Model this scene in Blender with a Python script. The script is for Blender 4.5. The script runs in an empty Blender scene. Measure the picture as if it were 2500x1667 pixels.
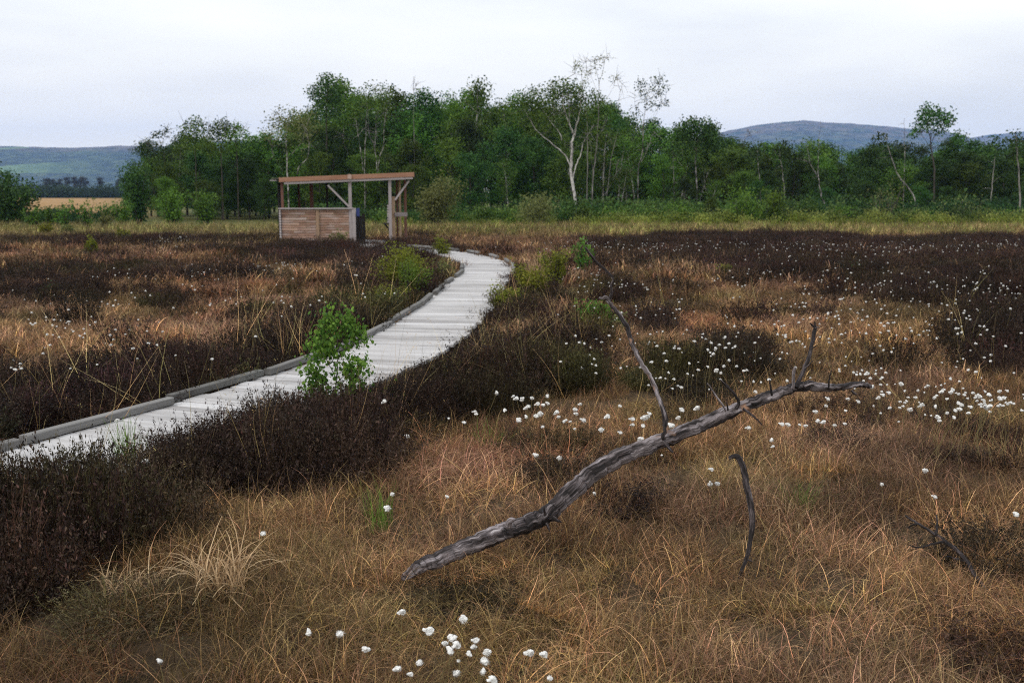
import bpy, math, random
import numpy as np
from mathutils import Vector, Matrix

SC = bpy.context.scene
COL = SC.collection
R = math.radians

# ------------------------------------------------------------------ camera
CAM_H, PITCH, LENS = 1.70, 8.5, 35.0
S = 2500.0 / 2352.0
F = 2500.0 * LENS / 36.0
CP, SP = math.cos(R(PITCH)), math.sin(R(PITCH))


def ray(u, v):
    dx, dy = (u * S - 1250.0) / F, -(v * S - 833.5) / F
    return Vector((dx, CP + dy * SP, -SP + dy * CP))


def at(u, v, Y):
    d = ray(u, v)
    return Vector((0, 0, CAM_H)) + d * (Y / d.y)


def onz(u, v, z=0.0):
    d = ray(u, v)
    return Vector((0, 0, CAM_H)) + d * ((z - CAM_H) / d.z)


def proj(x, y, z=0.0):
    dz = z - CAM_H
    f = y * CP - dz * SP
    f = np.where(f < 0.05, 0.05, f)
    upv = y * SP + dz * CP
    return (x / f * F + 1250.0) / S, (833.5 - upv / f * F) / S


cam_d = bpy.data.cameras.new('camera')
cam = bpy.data.objects.new('camera', cam_d)
COL.objects.link(cam)
cam.location = (0, 0, CAM_H)
cam.rotation_euler = (R(90 - PITCH), 0, 0)
cam_d.lens, cam_d.sensor_width = LENS, 36.0
cam_d.clip_start, cam_d.clip_end = 0.05, 20000
cam_d.dof.use_dof = True
cam_d.dof.focus_distance = 4.9
cam_d.dof.aperture_fstop = 4.5
SC.camera = cam

# ------------------------------------------------------------------ numpy noise


def _hash(ix, iy, seed):
    h = (ix.astype(np.int64) * 374761393 + iy.astype(np.int64) * 668265263 + seed * 974711) & 0x7fffffff
    h = ((h ^ (h >> 13)) * 1274126177) & 0x7fffffff
    return ((h ^ (h >> 16)) & 0xffff) / 65535.0


def vnoise(x, y, seed=0):
    x, y = np.asarray(x, float), np.asarray(y, float)
    ix, iy = np.floor(x), np.floor(y)
    fx, fy = x - ix, y - iy
    fx, fy = fx * fx * (3 - 2 * fx), fy * fy * (3 - 2 * fy)
    a, b = _hash(ix, iy, seed), _hash(ix + 1, iy, seed)
    c, d = _hash(ix, iy + 1, seed), _hash(ix + 1, iy + 1, seed)
    return (a + (b - a) * fx + (c - a) * fy + (a - b - c + d) * fx * fy) * 2 - 1


def fbm(x, y, o=4, seed=0):
    t, amp, s = 0, 1.0, 0
    for k in range(o):
        t = t + amp * vnoise(np.asarray(x) * 2.03 ** k + 17.3 * k, np.asarray(y) * 2.03 ** k - 9.1 * k, seed + k)
        s += amp
        amp *= 0.5
    return t / s


def sstep(a, b, x):
    t = np.clip((np.asarray(x, float) - a) / (b - a), 0, 1)
    return t * t * (3 - 2 * t)


def inpoly(u, v, poly):
    r = np.zeros(np.shape(u), bool)
    n = len(poly)
    for i in range(n):
        x1, y1 = poly[i]
        x2, y2 = poly[(i + 1) % n]
        c = ((y1 > v) != (y2 > v)) & (u < (x2 - x1) * (v - y1) / ((y2 - y1) if y2 != y1 else 1e-9) + x1)
        r ^= c
    return r


def catmull(pts, n):
    P = [np.array(p, float) for p in pts]
    P = [2 * P[0] - P[1]] + P + [2 * P[-1] - P[-2]]
    out = []
    for i in range(1, len(P) - 2):
        p0, p1, p2, p3 = P[i - 1:i + 3]
        for k in range(n):
            t = k / n
            out.append(0.5 * (2 * p1 + (p2 - p0) * t + (2 * p0 - 5 * p1 + 4 * p2 - p3) * t * t + (3 * p1 - p0 - 3 * p2 + p3) * t ** 3))
    out.append(P[-2])
    return np.array(out)


# ------------------------------------------------------------------ path centre line
PATH = catmull([(-4.2, 3.1), (-3.62, 4.1), (-2.73, 5.83), (-2.18, 7.12), (-1.47, 9.1), (-1.08, 11.03), (-.80, 13.97), (-.64, 17.3),
                (-.50, 20.3), (-.58, 22.5), (-1.0, 24.8), (-1.8, 26.9), (-3.0, 28.7), (-4.3, 30.1), (-4.6, 31.4)], 8)
HALF = 0.52
DECK = 0.10


def path_dist(x, y):
    """signed distance to the path's centre line (right positive)"""
    x, y = np.asarray(x, float), np.asarray(y, float)
    best = np.full(x.shape, 1e9)
    sign = np.ones(x.shape)
    for i in range(len(PATH) - 1):
        a, b = PATH[i], PATH[i + 1]
        d = b - a
        L2 = d @ d
        t = np.clip(((x - a[0]) * d[0] + (y - a[1]) * d[1]) / L2, 0, 1)
        qx, qy = x - a[0] - t * d[0], y - a[1] - t * d[1]
        q = np.hypot(qx, qy)
        s = np.where(d[0] * qy - d[1] * qx < 0, 1.0, -1.0)
        m = q < best
        best = np.where(m, q, best)
        sign = np.where(m, s, sign)
    return best * sign


def terrain(x, y):
    x, y = np.asarray(x, float), np.asarray(y, float)
    h = .11 * fbm(x * .38, y * .38, 3, 11) + .055 * fbm(x * 1.3, y * 1.3, 3, 23)
    h = h * (1 - sstep(28, 60, y)) + .15 * fbm(x * .03, y * .03, 2, 5) * sstep(40, 80, y) * (1 - sstep(300, 600, y))
    d = np.abs(path_dist(x, y)) if np.size(x) else 0
    w = sstep(.55, 1.5, d)
    return h * w - .02 * (1 - w)


# ------------------------------------------------------------------ mesh helpers


def mesh_np(name, V, Fc, mats=(), midx=None, attrs=None, smooth=False):
    """V (n,3), Fc (m,k) array or list of arrays"""
    me = bpy.data.meshes.new(name)
    V = np.asarray(V, np.float32)
    if isinstance(Fc, np.ndarray):
        Fl = [Fc]
    else:
        Fl = [np.asarray(f) for f in Fc if len(f)]
    loops = np.concatenate([f.ravel() for f in Fl]).astype(np.int32)
    tot = np.concatenate([np.full(len(f), f.shape[1]) for f in Fl]).astype(np.int32)
    start = np.concatenate([[0], np.cumsum(tot)[:-1]]).astype(np.int32)
    me.vertices.add(len(V))
    me.vertices.foreach_set('co', V.ravel())
    me.loops.add(len(loops))
    me.loops.foreach_set('vertex_index', loops)
    me.polygons.add(len(tot))
    me.polygons.foreach_set('loop_start', start)
    if midx is not None:
        me.polygons.foreach_set('material_index', np.asarray(midx, np.int32))
    me.polygons.foreach_set('use_smooth', np.full(len(tot), bool(smooth)))
    for m in mats:
        me.materials.append(m)
    for k, a in (attrs or {}).items():
        a = np.asarray(a, np.float32)
        if a.ndim == 1:
            at_ = me.attributes.new(k, 'FLOAT', 'POINT')
            at_.data.foreach_set('value', a)
        else:
            at_ = me.attributes.new(k, 'FLOAT_VECTOR', 'POINT')
            at_.data.foreach_set('vector', a.ravel())
    me.update(calc_edges=True)
    me.validate()
    return me


class MB:
    """collects boxes and tubes into ONE mesh, with 'grain' (along-axis) coordinates"""

    def __init__(s):
        s.V, s.F4, s.F3, s.A, s.T = [], [], [], [], []
        s.n = 0

    def add(s, V, F4=(), F3=(), A=None, tone=0.5):
        V = np.asarray(V, float)
        s.V.append(V)
        s.A.append(np.asarray(A, float) if A is not None else V.copy())
        s.T.append(np.full(len(V), tone))
        if len(F4):
            s.F4.append(np.asarray(F4) + s.n)
        if len(F3):
            s.F3.append(np.asarray(F3) + s.n)
        s.n += len(V)

    def box(s, c, size, M=None, tone=0.5, bev=0.006):
        """box with chamfered long edges; grain runs along its longest side"""
        hx, hy, hz = [q / 2 for q in size]
        b = min(bev, hx * .4, hy * .4, hz * .4)
        ax = int(np.argmax(size))
        o = [i for i in range(3) if i != ax]
        h = [hx, hy, hz]
        prof = []
        for sx, sy in ((1, 1), (-1, 1), (-1, -1), (1, -1)):
            pr = [(sx * (h[o[0]] - b), sy * h[o[1]]), (sx * h[o[0]], sy * (h[o[1]] - b))]
            if sx * sy > 0:
                pr = pr[::-1]
            prof += pr
        V = []
        for e in (-1, 1):
            for p in prof:
                q = [0, 0, 0]
                q[ax] = e * h[ax]
                q[o[0]], q[o[1]] = p
                V.append(q)
        V = np.array(V)
        A = V[:, [o[0], o[1], ax]].copy() + np.array([random.random() * 9, random.random() * 9, random.random() * 9])
        F4 = []
        for i in range(8):
            j = (i + 1) % 8
            F4.append((i, j, 8 + j, 8 + i))
        F8 = [list(range(7, -1, -1)), list(range(8, 16))]
        for f in F8:
            F4 += [(f[0], f[1], f[2], f[3]), (f[0], f[3], f[4], f[7]), (f[4], f[5], f[6], f[7])]
        if M is not None:
            V = V @ np.array(M.to_3x3()).T
        V = V + np.array(c)
        s.add(V, F4, (), A, tone)

    def beam(s, p, q, w, h, tone=0.5, roll=0.0):
        """square timber from p to q"""
        p, q = Vector(p), Vector(q)
        d = q - p
        L = d.length
        M = d.to_track_quat('Y', 'Z').to_matrix() @ Matrix.Rotation(roll, 3, 'Y')
        s.box((p + q) / 2, (w, L, h), M, tone)

    def tube(s, pts, rad, sides=8, cap=True, tone=0.5, rough=0.0, seed=0):
        pts = np.asarray(pts, float)
        n = len(pts)
        rad = np.broadcast_to(np.asarray(rad, float), (n,))
        T = np.gradient(pts, axis=0)
        T /= np.linalg.norm(T, axis=1)[:, None] + 1e-9
        ref = np.array([0, 0, 1.0]) if abs(T[0][2]) < .9 else np.array([1.0, 0, 0])
        u = np.cross(T[0], ref)
        u /= np.linalg.norm(u)
        V, A = [], []
        L = 0
        ph = np.arange(sides) / sides * 2 * math.pi
        for i in range(n):
            u = u - T[i] * (u @ T[i])
            u /= np.linalg.norm(u) + 1e-9
            w = np.cross(T[i], u)
            if i:
                L += np.linalg.norm(pts[i] - pts[i - 1])
            r = rad[i]
            rr = r
            if rough:
                rr = r * (1 + rough * fbm(np.cos(ph) * 1.3 + np.sin(ph) * .7 + seed * 3.1, L * 5 / max(rad.max() * 20, .02) + np.sin(ph) * 1.1, 3, seed))
            V.append(pts[i] + (np.cos(ph) * rr)[:, None] * u + (np.sin(ph) * rr)[:, None] * w)
            A.append(np.stack([np.cos(ph) * r, np.sin(ph) * r, np.full(sides, L)], 1))
        V = np.concatenate(V)
        A = np.concatenate(A) + np.array([seed * 1.7, seed * .9, seed * 2.3])
        F4 = []
        for i in range(n - 1):
            for k in range(sides):
                k2 = (k + 1) % sides
                F4.append((i * sides + k, i * sides + k2, (i + 1) * sides + k2, (i + 1) * sides + k))
        F3 = []
        if cap:
            V = np.concatenate([V, pts[:1], pts[-1:]])
            A = np.concatenate([A, A[:1], A[-1:]])
            b, t = n * sides, n * sides + 1
            for k in range(sides):
                k2 = (k + 1) % sides
                F3.append((b, k2, k))
                F3.append((t, (n - 1) * sides + k, (n - 1) * sides + k2))
        s.add(V, F4, F3, A, tone)

    def mesh(s, name, mat, smooth=False):
        F = []
        if s.F4:
            F.append(np.concatenate(s.F4))
        if s.F3:
            F.append(np.concatenate(s.F3))
        return mesh_np(name, np.concatenate(s.V), F, [mat], None, {'grain': np.concatenate(s.A), 'tone': np.concatenate(s.T)}, smooth)

    def build(s, name, mat, parent=None, smooth=False):
        return link(name, s.mesh(name, mat, smooth), parent)


def link(name, data, parent=None, loc=None):
    o = bpy.data.objects.new(name, data)
    COL.objects.link(o)
    if parent is not None:
        o.parent = parent
    if loc is not None:
        o.location = loc
    return o


def tag(o, label=None, cat=None, group=None, kind=None):
    if label:
        o['label'] = label
    if cat:
        o['category'] = cat
    if group:
        o['group'] = group
    if kind:
        o['kind'] = kind
    return o


def empty(name, loc=(0, 0, 0)):
    o = bpy.data.objects.new(name, None)
    o.empty_display_size = .2
    COL.objects.link(o)
    o.location = loc
    return o


# ------------------------------------------------------------------ materials


class NT:
    def __init__(s, mat):
        s.nt = mat.node_tree
        s.N, s.L = s.nt.nodes, s.nt.links

    def new(s, t, **kw):
        n = s.N.new(t)
        for k, v in kw.items():
            setattr(n, k, v)
        return n

    def set(s, sock, v):
        if isinstance(v, bpy.types.NodeSocket):
            s.L.new(v, sock)
        else:
            sock.default_value = v

    def attr(s, name, typ='GEOMETRY', out='Vector'):
        n = s.new('ShaderNodeAttribute', attribute_name=name, attribute_type=typ)
        return n.outputs[out]

    def noise(s, vec, scale=5, detail=4, rough=.55, out='Fac'):
        n = s.new('ShaderNodeTexNoise')
        if vec is not None:
            s.L.new(vec, n.inputs['Vector'])
        n.inputs['Scale'].default_value = scale
        n.inputs['Detail'].default_value = detail
        n.inputs['Roughness'].default_value = rough
        return n.outputs[out]

    def mapping(s, vec, scale=(1, 1, 1), loc=(0, 0, 0)):
        n = s.new('ShaderNodeMapping')
        s.L.new(vec, n.inputs['Vector'])
        n.inputs['Scale'].default_value = scale
        n.inputs['Location'].default_value = loc
        return n.outputs[0]

    def ramp(s, fac, stops):
        n = s.new('ShaderNodeValToRGB')
        s.set(n.inputs[0], fac)
        e = n.color_ramp.elements
        while len(e) < len(stops):
            e.new(.5)
        for el, (p, c) in zip(e, stops):
            el.position = p
            el.color = (*c, 1) if len(c) == 3 else c
        return n.outputs[0]

    def mix(s, fac, a, b, mode='MIX'):
        n = s.new('ShaderNodeMix', data_type='RGBA', blend_type=mode)
        s.set(n.inputs[0], fac)
        for sock, v in ((n.inputs[6], a), (n.inputs[7], b)):
            s.set(sock, v if isinstance(v, bpy.types.NodeSocket) or len(v) == 4 else (*v, 1))
        return n.outputs[2]

    def math(s, op, a, b=0.0, clamp=False):
        n = s.new('ShaderNodeMath', operation=op, use_clamp=clamp)
        s.set(n.inputs[0], a)
        s.set(n.inputs[1], b)
        return n.outputs[0]

    def bump(s, h, strength=.3, dist=.01):
        n = s.new('ShaderNodeBump')
        s.L.new(h, n.inputs['Height'])
        n.inputs['Strength'].default_value = strength
        n.inputs['Distance'].default_value = dist
        return n.outputs[0]


def new_mat(name):
    m = bpy.data.materials.new(name)
    m.use_nodes = True
    t = NT(m)
    for n in list(t.N):
        t.N.remove(n)
    t.out = t.new('ShaderNodeOutputMaterial')
    return m, t


def principled(t, color, rough=.85, normal=None, spec=.3):
    b = t.new('ShaderNodeBsdfPrincipled')
    t.set(b.inputs['Base Color'], color if isinstance(color, bpy.types.NodeSocket) else (*color, 1))
    t.set(b.inputs['Roughness'], rough)
    b.inputs['Specular IOR Level'].default_value = spec
    if normal is not None:
        t.L.new(normal, b.inputs['Normal'])
    return b.outputs[0]


def leafy(t, color, trans=.35, rough=.7, spec=.2):
    p = principled(t, color, rough, None, spec)
    tr = t.new('ShaderNodeBsdfTranslucent')
    t.set(tr.inputs['Color'], color)
    m = t.new('ShaderNodeMixShader')
    m.inputs[0].default_value = trans
    t.L.new(p, m.inputs[1])
    t.L.new(tr.outputs[0], m.inputs[2])
    t.L.new(m.outputs[0], t.out.inputs[0])


def wood_mat(name, dark, mid, light, grey=None, greyfac=.0, scale=1.0):
    """weathered timber: streaks along the grain, tone per piece"""
    m, t = new_mat(name)
    g = t.attr('grain')
    tone = t.attr('tone', out='Fac')
    v1 = t.mapping(g, (38 * scale, 38 * scale, 2.2 * scale))
    v2 = t.mapping(g, (7 * scale, 7 * scale, 1.1 * scale))
    n1 = t.noise(v1, 1, 5, .62)
    n2 = t.noise(v2, 1, 4, .6)
    f = t.math('ADD', t.math('MULTIPLY', n1, .5), t.math('MULTIPLY', n2, .3))
    f = t.math('ADD', f, t.math('MULTIPLY', t.math('SUBTRACT', tone, .5), .5))
    c = t.ramp(f, [(.18, dark), (.42, mid), (.66, light)])
    if grey:
        n3 = t.noise(t.mapping(g, (3 * scale, 3 * scale, .9 * scale), (4, 7, 1)), 1, 3, .6)
        c = t.mix(t.ramp(n3, [(.55 - greyfac * .4, (0, 0, 0)), (.75 - greyfac * .4, (1, 1, 1))]), c, grey)
    t.L.new(principled(t, c, .85, t.bump(n1, .35, .006)), t.out.inputs[0])
    return m


M = {}
M['deck'] = wood_mat('weathered_deck', (.13, .12, .12), (.37, .36, .365), (.53, .525, .54), (.28, .275, .28), .12)
M['kerb'] = wood_mat('weathered_kerb', (.05, .047, .045), (.13, .125, .122), (.24, .235, .235), (.12, .12, .115), .1)
M['larch'] = wood_mat('larch_boards', (.10, .055, .04), (.27, .16, .12), (.44, .31, .25), (.36, .29, .27), .1)
M['fascia'] = wood_mat('fascia_boards', (.14, .065, .04), (.27, .14, .09), (.38, .225, .155))
M['greywood'] = wood_mat('grey_posts', (.11, .09, .088), (.27, .238, .243), (.40, .365, .375))
M['redwood'] = wood_mat('brown_posts', (.05, .022, .015), (.12, .055, .04), (.18, .09, .07))
M['darkwood'] = wood_mat('dark_boards', (.008, .007, .007), (.02, .017, .016), (.04, .035, .03))
M['tanwood'] = wood_mat('tan_posts', (.14, .09, .06), (.30, .20, .135), (.40, .29, .2))

m, t = new_mat('roof_felt')
t.L.new(principled(t, t.ramp(t.noise(t.attr('grain'), 6, 4), [(.3, (.03, .03, .028)), (.7, (.075, .075, .06))]), .95), t.out.inputs[0])
M['felt'] = m
m, t = new_mat('blue_panel')
t.L.new(principled(t, (.04, .06, .22), .5), t.out.inputs[0])
M['blue'] = m

# dead branch bark
m, t = new_mat('dead_bark')
g = t.attr('grain')
n1 = t.noise(t.mapping(g, (80, 80, 11)), 1, 6, .68)
n2 = t.noise(t.mapping(g, (34, 34, 4.5), (3, 1, 5)), 1, 4, .6)
n3 = t.noise(t.mapping(g, (20, 20, 3), (8, 2, 9)), 1, 3, .55)
pale = t.ramp(n1, [(.34, (.03, .025, .025)), (.46, (.115, .097, .10)), (.58, (.25, .22, .235)), (.72, (.50, .47, .49))])
dark = t.ramp(n1, [(.38, (.006, .005, .005)), (.52, (.022, .017, .018)), (.66, (.11, .09, .094))])
tone = t.attr('tone', out='Fac')
k = t.math('ADD', t.math('MULTIPLY', n2, .55), t.math('MULTIPLY', n3, .85))
k = t.math('ADD', k, t.math('SUBTRACT', tone, .5))
c = t.mix(t.ramp(k, [(.665, (0, 0, 0)), (.74, (1, 1, 1))]), dark, pale)
tan = t.ramp(t.noise(t.mapping(g, (9, 9, 5), (1, 12, 3)), 1, 2), [(.68, (0, 0, 0)), (.72, (1, 1, 1))])
c = t.mix(tan, c, (.30, .17, .11))
hgt = t.math('ADD', n1, t.math('MULTIPLY', k, .7))
t.L.new(principled(t, c, .8, t.bump(hgt, .9, .012), .25), t.out.inputs[0])
M['bark_dead'] = m

# birch bark
m, t = new_mat('birch_bark')
g = t.attr('grain')
n1 = t.noise(t.mapping(g, (2, 2, 3.2)), 1, 4, .65)
n2 = t.noise(t.mapping(g, (6, 6, 9), (2, 4, 1)), 1, 3, .6)
f = t.math('ADD', t.math('MULTIPLY', n1, .6), t.math('MULTIPLY', n2, .4))
f = t.math('ADD', f, t.math('MULTIPLY', t.math('SUBTRACT', t.attr('tone', out='Fac'), .5), .5))
c = t.ramp(f, [(.38, (.03, .025, .025)), (.46, (.22, .20, .20)), (.58, (.50, .48, .47)), (.8, (.68, .66, .64))])
t.L.new(principled(t, c, .8), t.out.inputs[0])
M['birch'] = m
m, t = new_mat('brown_bark')
c = t.ramp(t.noise(t.mapping(t.attr('grain'), (8, 8, 2)), 1, 4), [(.3, (.02, .016, .014)), (.7, (.085, .07, .06))])
t.L.new(principled(t, c, .9), t.out.inputs[0])
M['bark'] = m
m, t = new_mat('grey_bark')
c = t.ramp(t.noise(t.mapping(t.attr('grain'), (8, 8, 2)), 1, 4), [(.3, (.09, .08, .075)), (.7, (.30, .28, .27))])
t.L.new(principled(t, c, .9), t.out.inputs[0])
M['bark_grey'] = m


def leaf_mat(name, a, b, trans=.3, spread=.5):
    """foliage: colour between a and b, per leaf (tone) and per plant (object random)"""
    m, t = new_mat(name)
    tone = t.attr('tone', out='Fac')
    oi = t.new('ShaderNodeObjectInfo')
    c = t.mix(tone, a, b)
    hsv = t.new('ShaderNodeHueSaturation')
    t.L.new(c, hsv.inputs['Color'])
    t.set(hsv.inputs['Hue'], t.math('ADD', t.math('MULTIPLY', oi.outputs['Random'], .045), .478))
    t.set(hsv.inputs['Value'], t.math('ADD', t.math('MULTIPLY', oi.outputs['Random'], spread * 2), 1 - spread))
    leafy(t, hsv.outputs[0], trans)
    return m


M['leaf_dark'] = leaf_mat('dark_leaves', (.008, .026, .006), (.060, .122, .020), .18)
M['leaf_mid'] = leaf_mat('green_leaves', (.022, .060, .008), (.125, .205, .026), .22)
M['leaf_bright'] = leaf_mat('bright_leaves', (.045, .105, .012), (.145, .255, .034), .35, .2)
M['leaf_olive'] = leaf_mat('olive_leaves', (.085, .105, .03), (.20, .22, .075), .3, .2)
M['leaf_yellow'] = leaf_mat('yellow_green_leaves', (.09, .11, .012), (.235, .25, .03), .4, .15)
M['leaf_sap'] = leaf_mat('sapling_leaves', (.034, .10, .018), (.18, .31, .045), .4, .1)
M['needle'] = leaf_mat('pine_needles', (.012, .014, .011), (.028, .028, .022), .05, .2)


def grass_mat(name, trans=.25, lo=.45, hi=1.35):
    """blades: tint comes from the planted tuft, tone varies per blade"""
    m, t = new_mat(name)
    tint = t.attr('tint', 'INSTANCER', 'Color')
    tone = t.attr('tone', out='Fac')
    al = t.attr('along', out='Fac')
    oi = t.new('ShaderNodeObjectInfo')
    k = t.math('ADD', t.math('MULTIPLY', tone, hi - lo), lo)
    k = t.math('MULTIPLY', k, t.math('ADD', t.math('MULTIPLY', oi.outputs['Random'], .5), .75))
    cmb = t.new('ShaderNodeCombineColor')
    for i in range(3):
        t.L.new(k, cmb.inputs[i])
    c = t.mix(1.0, tint, cmb.outputs[0], 'MULTIPLY')
    hsv = t.new('ShaderNodeHueSaturation')
    t.L.new(c, hsv.inputs['Color'])
    w = t.math('FRACT', t.math('MULTIPLY', tone, 17.3))
    t.set(hsv.inputs['Hue'], t.math('ADD', t.math('MULTIPLY', w, .05), .475))
    t.set(hsv.inputs['Saturation'], t.math('ADD', t.math('MULTIPLY', al, -.25), 1.1))
    leafy(t, hsv.outputs[0], trans, .75, .15)
    return m


M['grass'] = grass_mat('grass_blades', .14, .22, 1.9)
M['heath'] = grass_mat('heather_sprigs', .05, .3, 2.0)
M['herb'] = grass_mat('herb_leaves', .35, .5, 1.4)

m, t = new_mat('cotton')
g = t.new('ShaderNodeTexCoord').outputs['Object']
c = t.ramp(t.noise(g, 90, 2), [(.3, (.66, .65, .64)), (.6, (.86, .86, .85))])
p = principled(t, c, .95)
tr = t.new('ShaderNodeBsdfTranslucent')
tr.inputs[0].default_value = (.85, .85, .84, 1)
mx = t.new('ShaderNodeMixShader')
mx.inputs[0].default_value = .3
t.L.new(p, mx.inputs[1])
t.L.new(tr.outputs[0], mx.inputs[2])
t.L.new(mx.outputs[0], t.out.inputs[0])
M['cotton'] = m
m, t = new_mat('cotton_stem')
t.L.new(principled(t, (.14, .11, .045), .8), t.out.inputs[0])
M['cotton_stem'] = m
m, t = new_mat('straw_tussock')
c = t.mix(t.attr('tone', out='Fac'), (.30, .18, .09), (.62, .46, .28))
leafy(t, c, .25)
M['straw'] = m
m, t = new_mat('fresh_green_blades')
c = t.mix(t.attr('tone', out='Fac'), (.06, .12, .015), (.16, .27, .04))
leafy(t, c, .3)
M['fresh'] = m

# ground: peat and litter near, tan field far
m, t = new_mat('peat_ground')
pos = t.new('ShaderNodeNewGeometry').outputs['Position']
n1 = t.noise(pos, 9, 6, .7)
n2 = t.noise(pos, .5, 4, .6)
near = t.ramp(n1, [(.3, (.014, .010, .007)), (.55, (.05, .034, .02)), (.75, (.10, .07, .038))])
n4 = t.noise(t.mapping(pos, (.12, .02, 1)), 1, 5, .7)
field = t.ramp(n4, [(.3, (.20, .115, .045)), (.55, (.31, .19, .085)), (.75, (.36, .24, .12))])
green = t.ramp(t.noise(pos, .8, 5, .7), [(.3, (.04, .06, .02)), (.7, (.13, .12, .04))])
zone = t.attr('zone')
sx = t.new('ShaderNodeSeparateXYZ')
t.L.new(zone, sx.inputs[0])
c = t.mix(sx.outputs[0], near, green)
c = t.mix(sx.outputs[1], c, field)
t.L.new(principled(t, c, .95, t.bump(n1, .8, .03), .1), t.out.inputs[0])
M['ground'] = m

# hills
m, t = new_mat('wooded_hillside')
pos = t.new('ShaderNodeNewGeometry').outputs['Position']
n1 = t.noise(pos, .028, 5, .75)
n2 = t.noise(pos, .006, 4, .6)
wood = t.ramp(n1, [(.38, (.004, .010, .006)), (.5, (.016, .032, .012)), (.62, (.075, .10, .04))])
heath = t.ramp(n1, [(.36, (.035, .025, .02)), (.64, (.19, .135, .10))])
past = t.ramp(n1, [(.3, (.08, .15, .045)), (.7, (.17, .26, .08))])
zone = t.attr('zone')
sx = t.new('ShaderNodeSeparateXYZ')
t.L.new(zone, sx.inputs[0])
hf = t.math('MULTIPLY', sx.outputs[0], t.ramp(t.noise(pos, .012, 4, .65), [(.36, (0, 0, 0)), (.52, (1, 1, 1))]))
c = t.mix(hf, wood, heath)
vo = t.new('ShaderNodeTexVoronoi')
t.L.new(t.mapping(pos, (.004, .0016, .016)), vo.inputs['Vector'])
vo.inputs['Scale'].default_value = 1
pf = t.math('GREATER_THAN', t.new('ShaderNodeSeparateColor').outputs[0], .5)
sep = t.new('ShaderNodeSeparateColor')
t.L.new(vo.outputs['Color'], sep.inputs[0])
pf = t.math('MULTIPLY', t.math('GREATER_THAN', sep.outputs[0], .45), sx.outputs[1])
c = t.mix(pf, c, past)
t.L.new(principled(t, c, 1.0, t.bump(n1, .6, 6.0), 0), t.out.inputs[0])
M['hill'] = m

# ------------------------------------------------------------------ world, sun, haze
SUN_EL, SUN_AZ = 48.0, -125.0      # degrees, azimuth from +Y towards +X: behind the viewer's left shoulder
w = bpy.data.worlds.new('World')
SC.world = w
w.use_nodes = True
t = NT(w)
for n in list(t.N):
    t.N.remove(n)
sky = t.new('ShaderNodeTexSky', sky_type='NISHITA')
sky.sun_disc = False
sky.sun_elevation = R(SUN_EL)
sky.sun_rotation = R(SUN_AZ)
tc = t.new('ShaderNodeTexCoord').outputs['Generated']
n1 = t.noise(t.mapping(tc, (1.5, 1.5, 7.5), (1.3, 2.2, .4)), 1.5, 5, .5)
n2 = t.noise(t.mapping(tc, (.8, .8, 3.2), (5.3, .2, 2.4)), 1.4, 3, .5)
f = t.math('ADD', t.math('MULTIPLY', n1, .55), t.math('MULTIPLY', n2, .6))
cloud = t.ramp(f, [(.40, (.66, .685, .72)), (.50, (.79, .815, .835)), (.62, (.90, .92, .92))])
szz = t.new('ShaderNodeSeparateXYZ')
t.L.new(tc, szz.inputs[0])
low = t.ramp(t.math('ABSOLUTE', szz.outputs[2]), [(.0, (1.20, 1.04, .80)), (.06, (1.12, 1.02, .90)), (.16, (1.04, 1.0, .96)), (.4, (1, 1, 1))])
gain = t.mix(1.0, t.mix(1.0, cloud, low, 'MULTIPLY'), (12.5, 12.45, 12.15), 'MULTIPLY')
c = t.mix(.93, sky.outputs[0], gain)
bg = t.new('ShaderNodeBackground')
t.L.new(c, bg.inputs[0])
bg.inputs[1].default_value = .1
o = t.new('ShaderNodeOutputWorld')
t.L.new(bg.outputs[0], o.inputs[0])

sd = bpy.data.lights.new('sun', 'SUN')
sd.energy = 1.5
sd.angle = R(10)
sd.color = (1, .95, .88)
so = link('sun', sd)
az, el = R(SUN_AZ), R(SUN_EL)
to_sun = Vector((math.sin(az) * math.cos(el), math.cos(az) * math.cos(el), math.sin(el)))
so.rotation_euler = to_sun.to_track_quat('Z', 'Y').to_euler()
so.location = to_sun * 50

HAZE = True
if HAZE:
    x0, x1, y0, y1, z0, z1 = -6500, 6500, -60, 6500, -3.0, 420
    V = [(x, y, z) for z in (z0, z1) for y in (y0, y1) for x in (x0, x1)]
    Fq = np.array([(0, 2, 3, 1), (4, 5, 7, 6), (0, 1, 5, 4), (2, 6, 7, 3), (0, 4, 6, 2), (1, 3, 7, 5)])
    m, t = new_mat('haze_air')
    pv = t.new('ShaderNodeVolumePrincipled')
    pv.inputs['Color'].default_value = (.34, .54, 1.0, 1)
    pv.inputs['Density'].default_value = .00014
    pv.inputs['Anisotropy'].default_value = .0
    t.L.new(pv.outputs[0], t.out.inputs['Volume'])
    tag(link('haze', mesh_np('haze', V, Fq, [m])), kind='stuff')

# ------------------------------------------------------------------ ground and hills


def grid_mesh(xs, ys, zf):
    X, Y = np.meshgrid(xs, ys)
    V = np.stack([X.ravel(), Y.ravel(), zf(X.ravel(), Y.ravel())], 1)
    nx, ny = len(xs), len(ys)
    i = np.arange(nx - 1)[None, :] + nx * np.arange(ny - 1)[:, None]
    i = i.ravel()
    return V, np.stack([i, i + 1, i + 1 + nx, i + nx], 1)


def geo(a, b, n):
    return a * (b / a) ** (np.arange(1, n + 1) / n)


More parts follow.
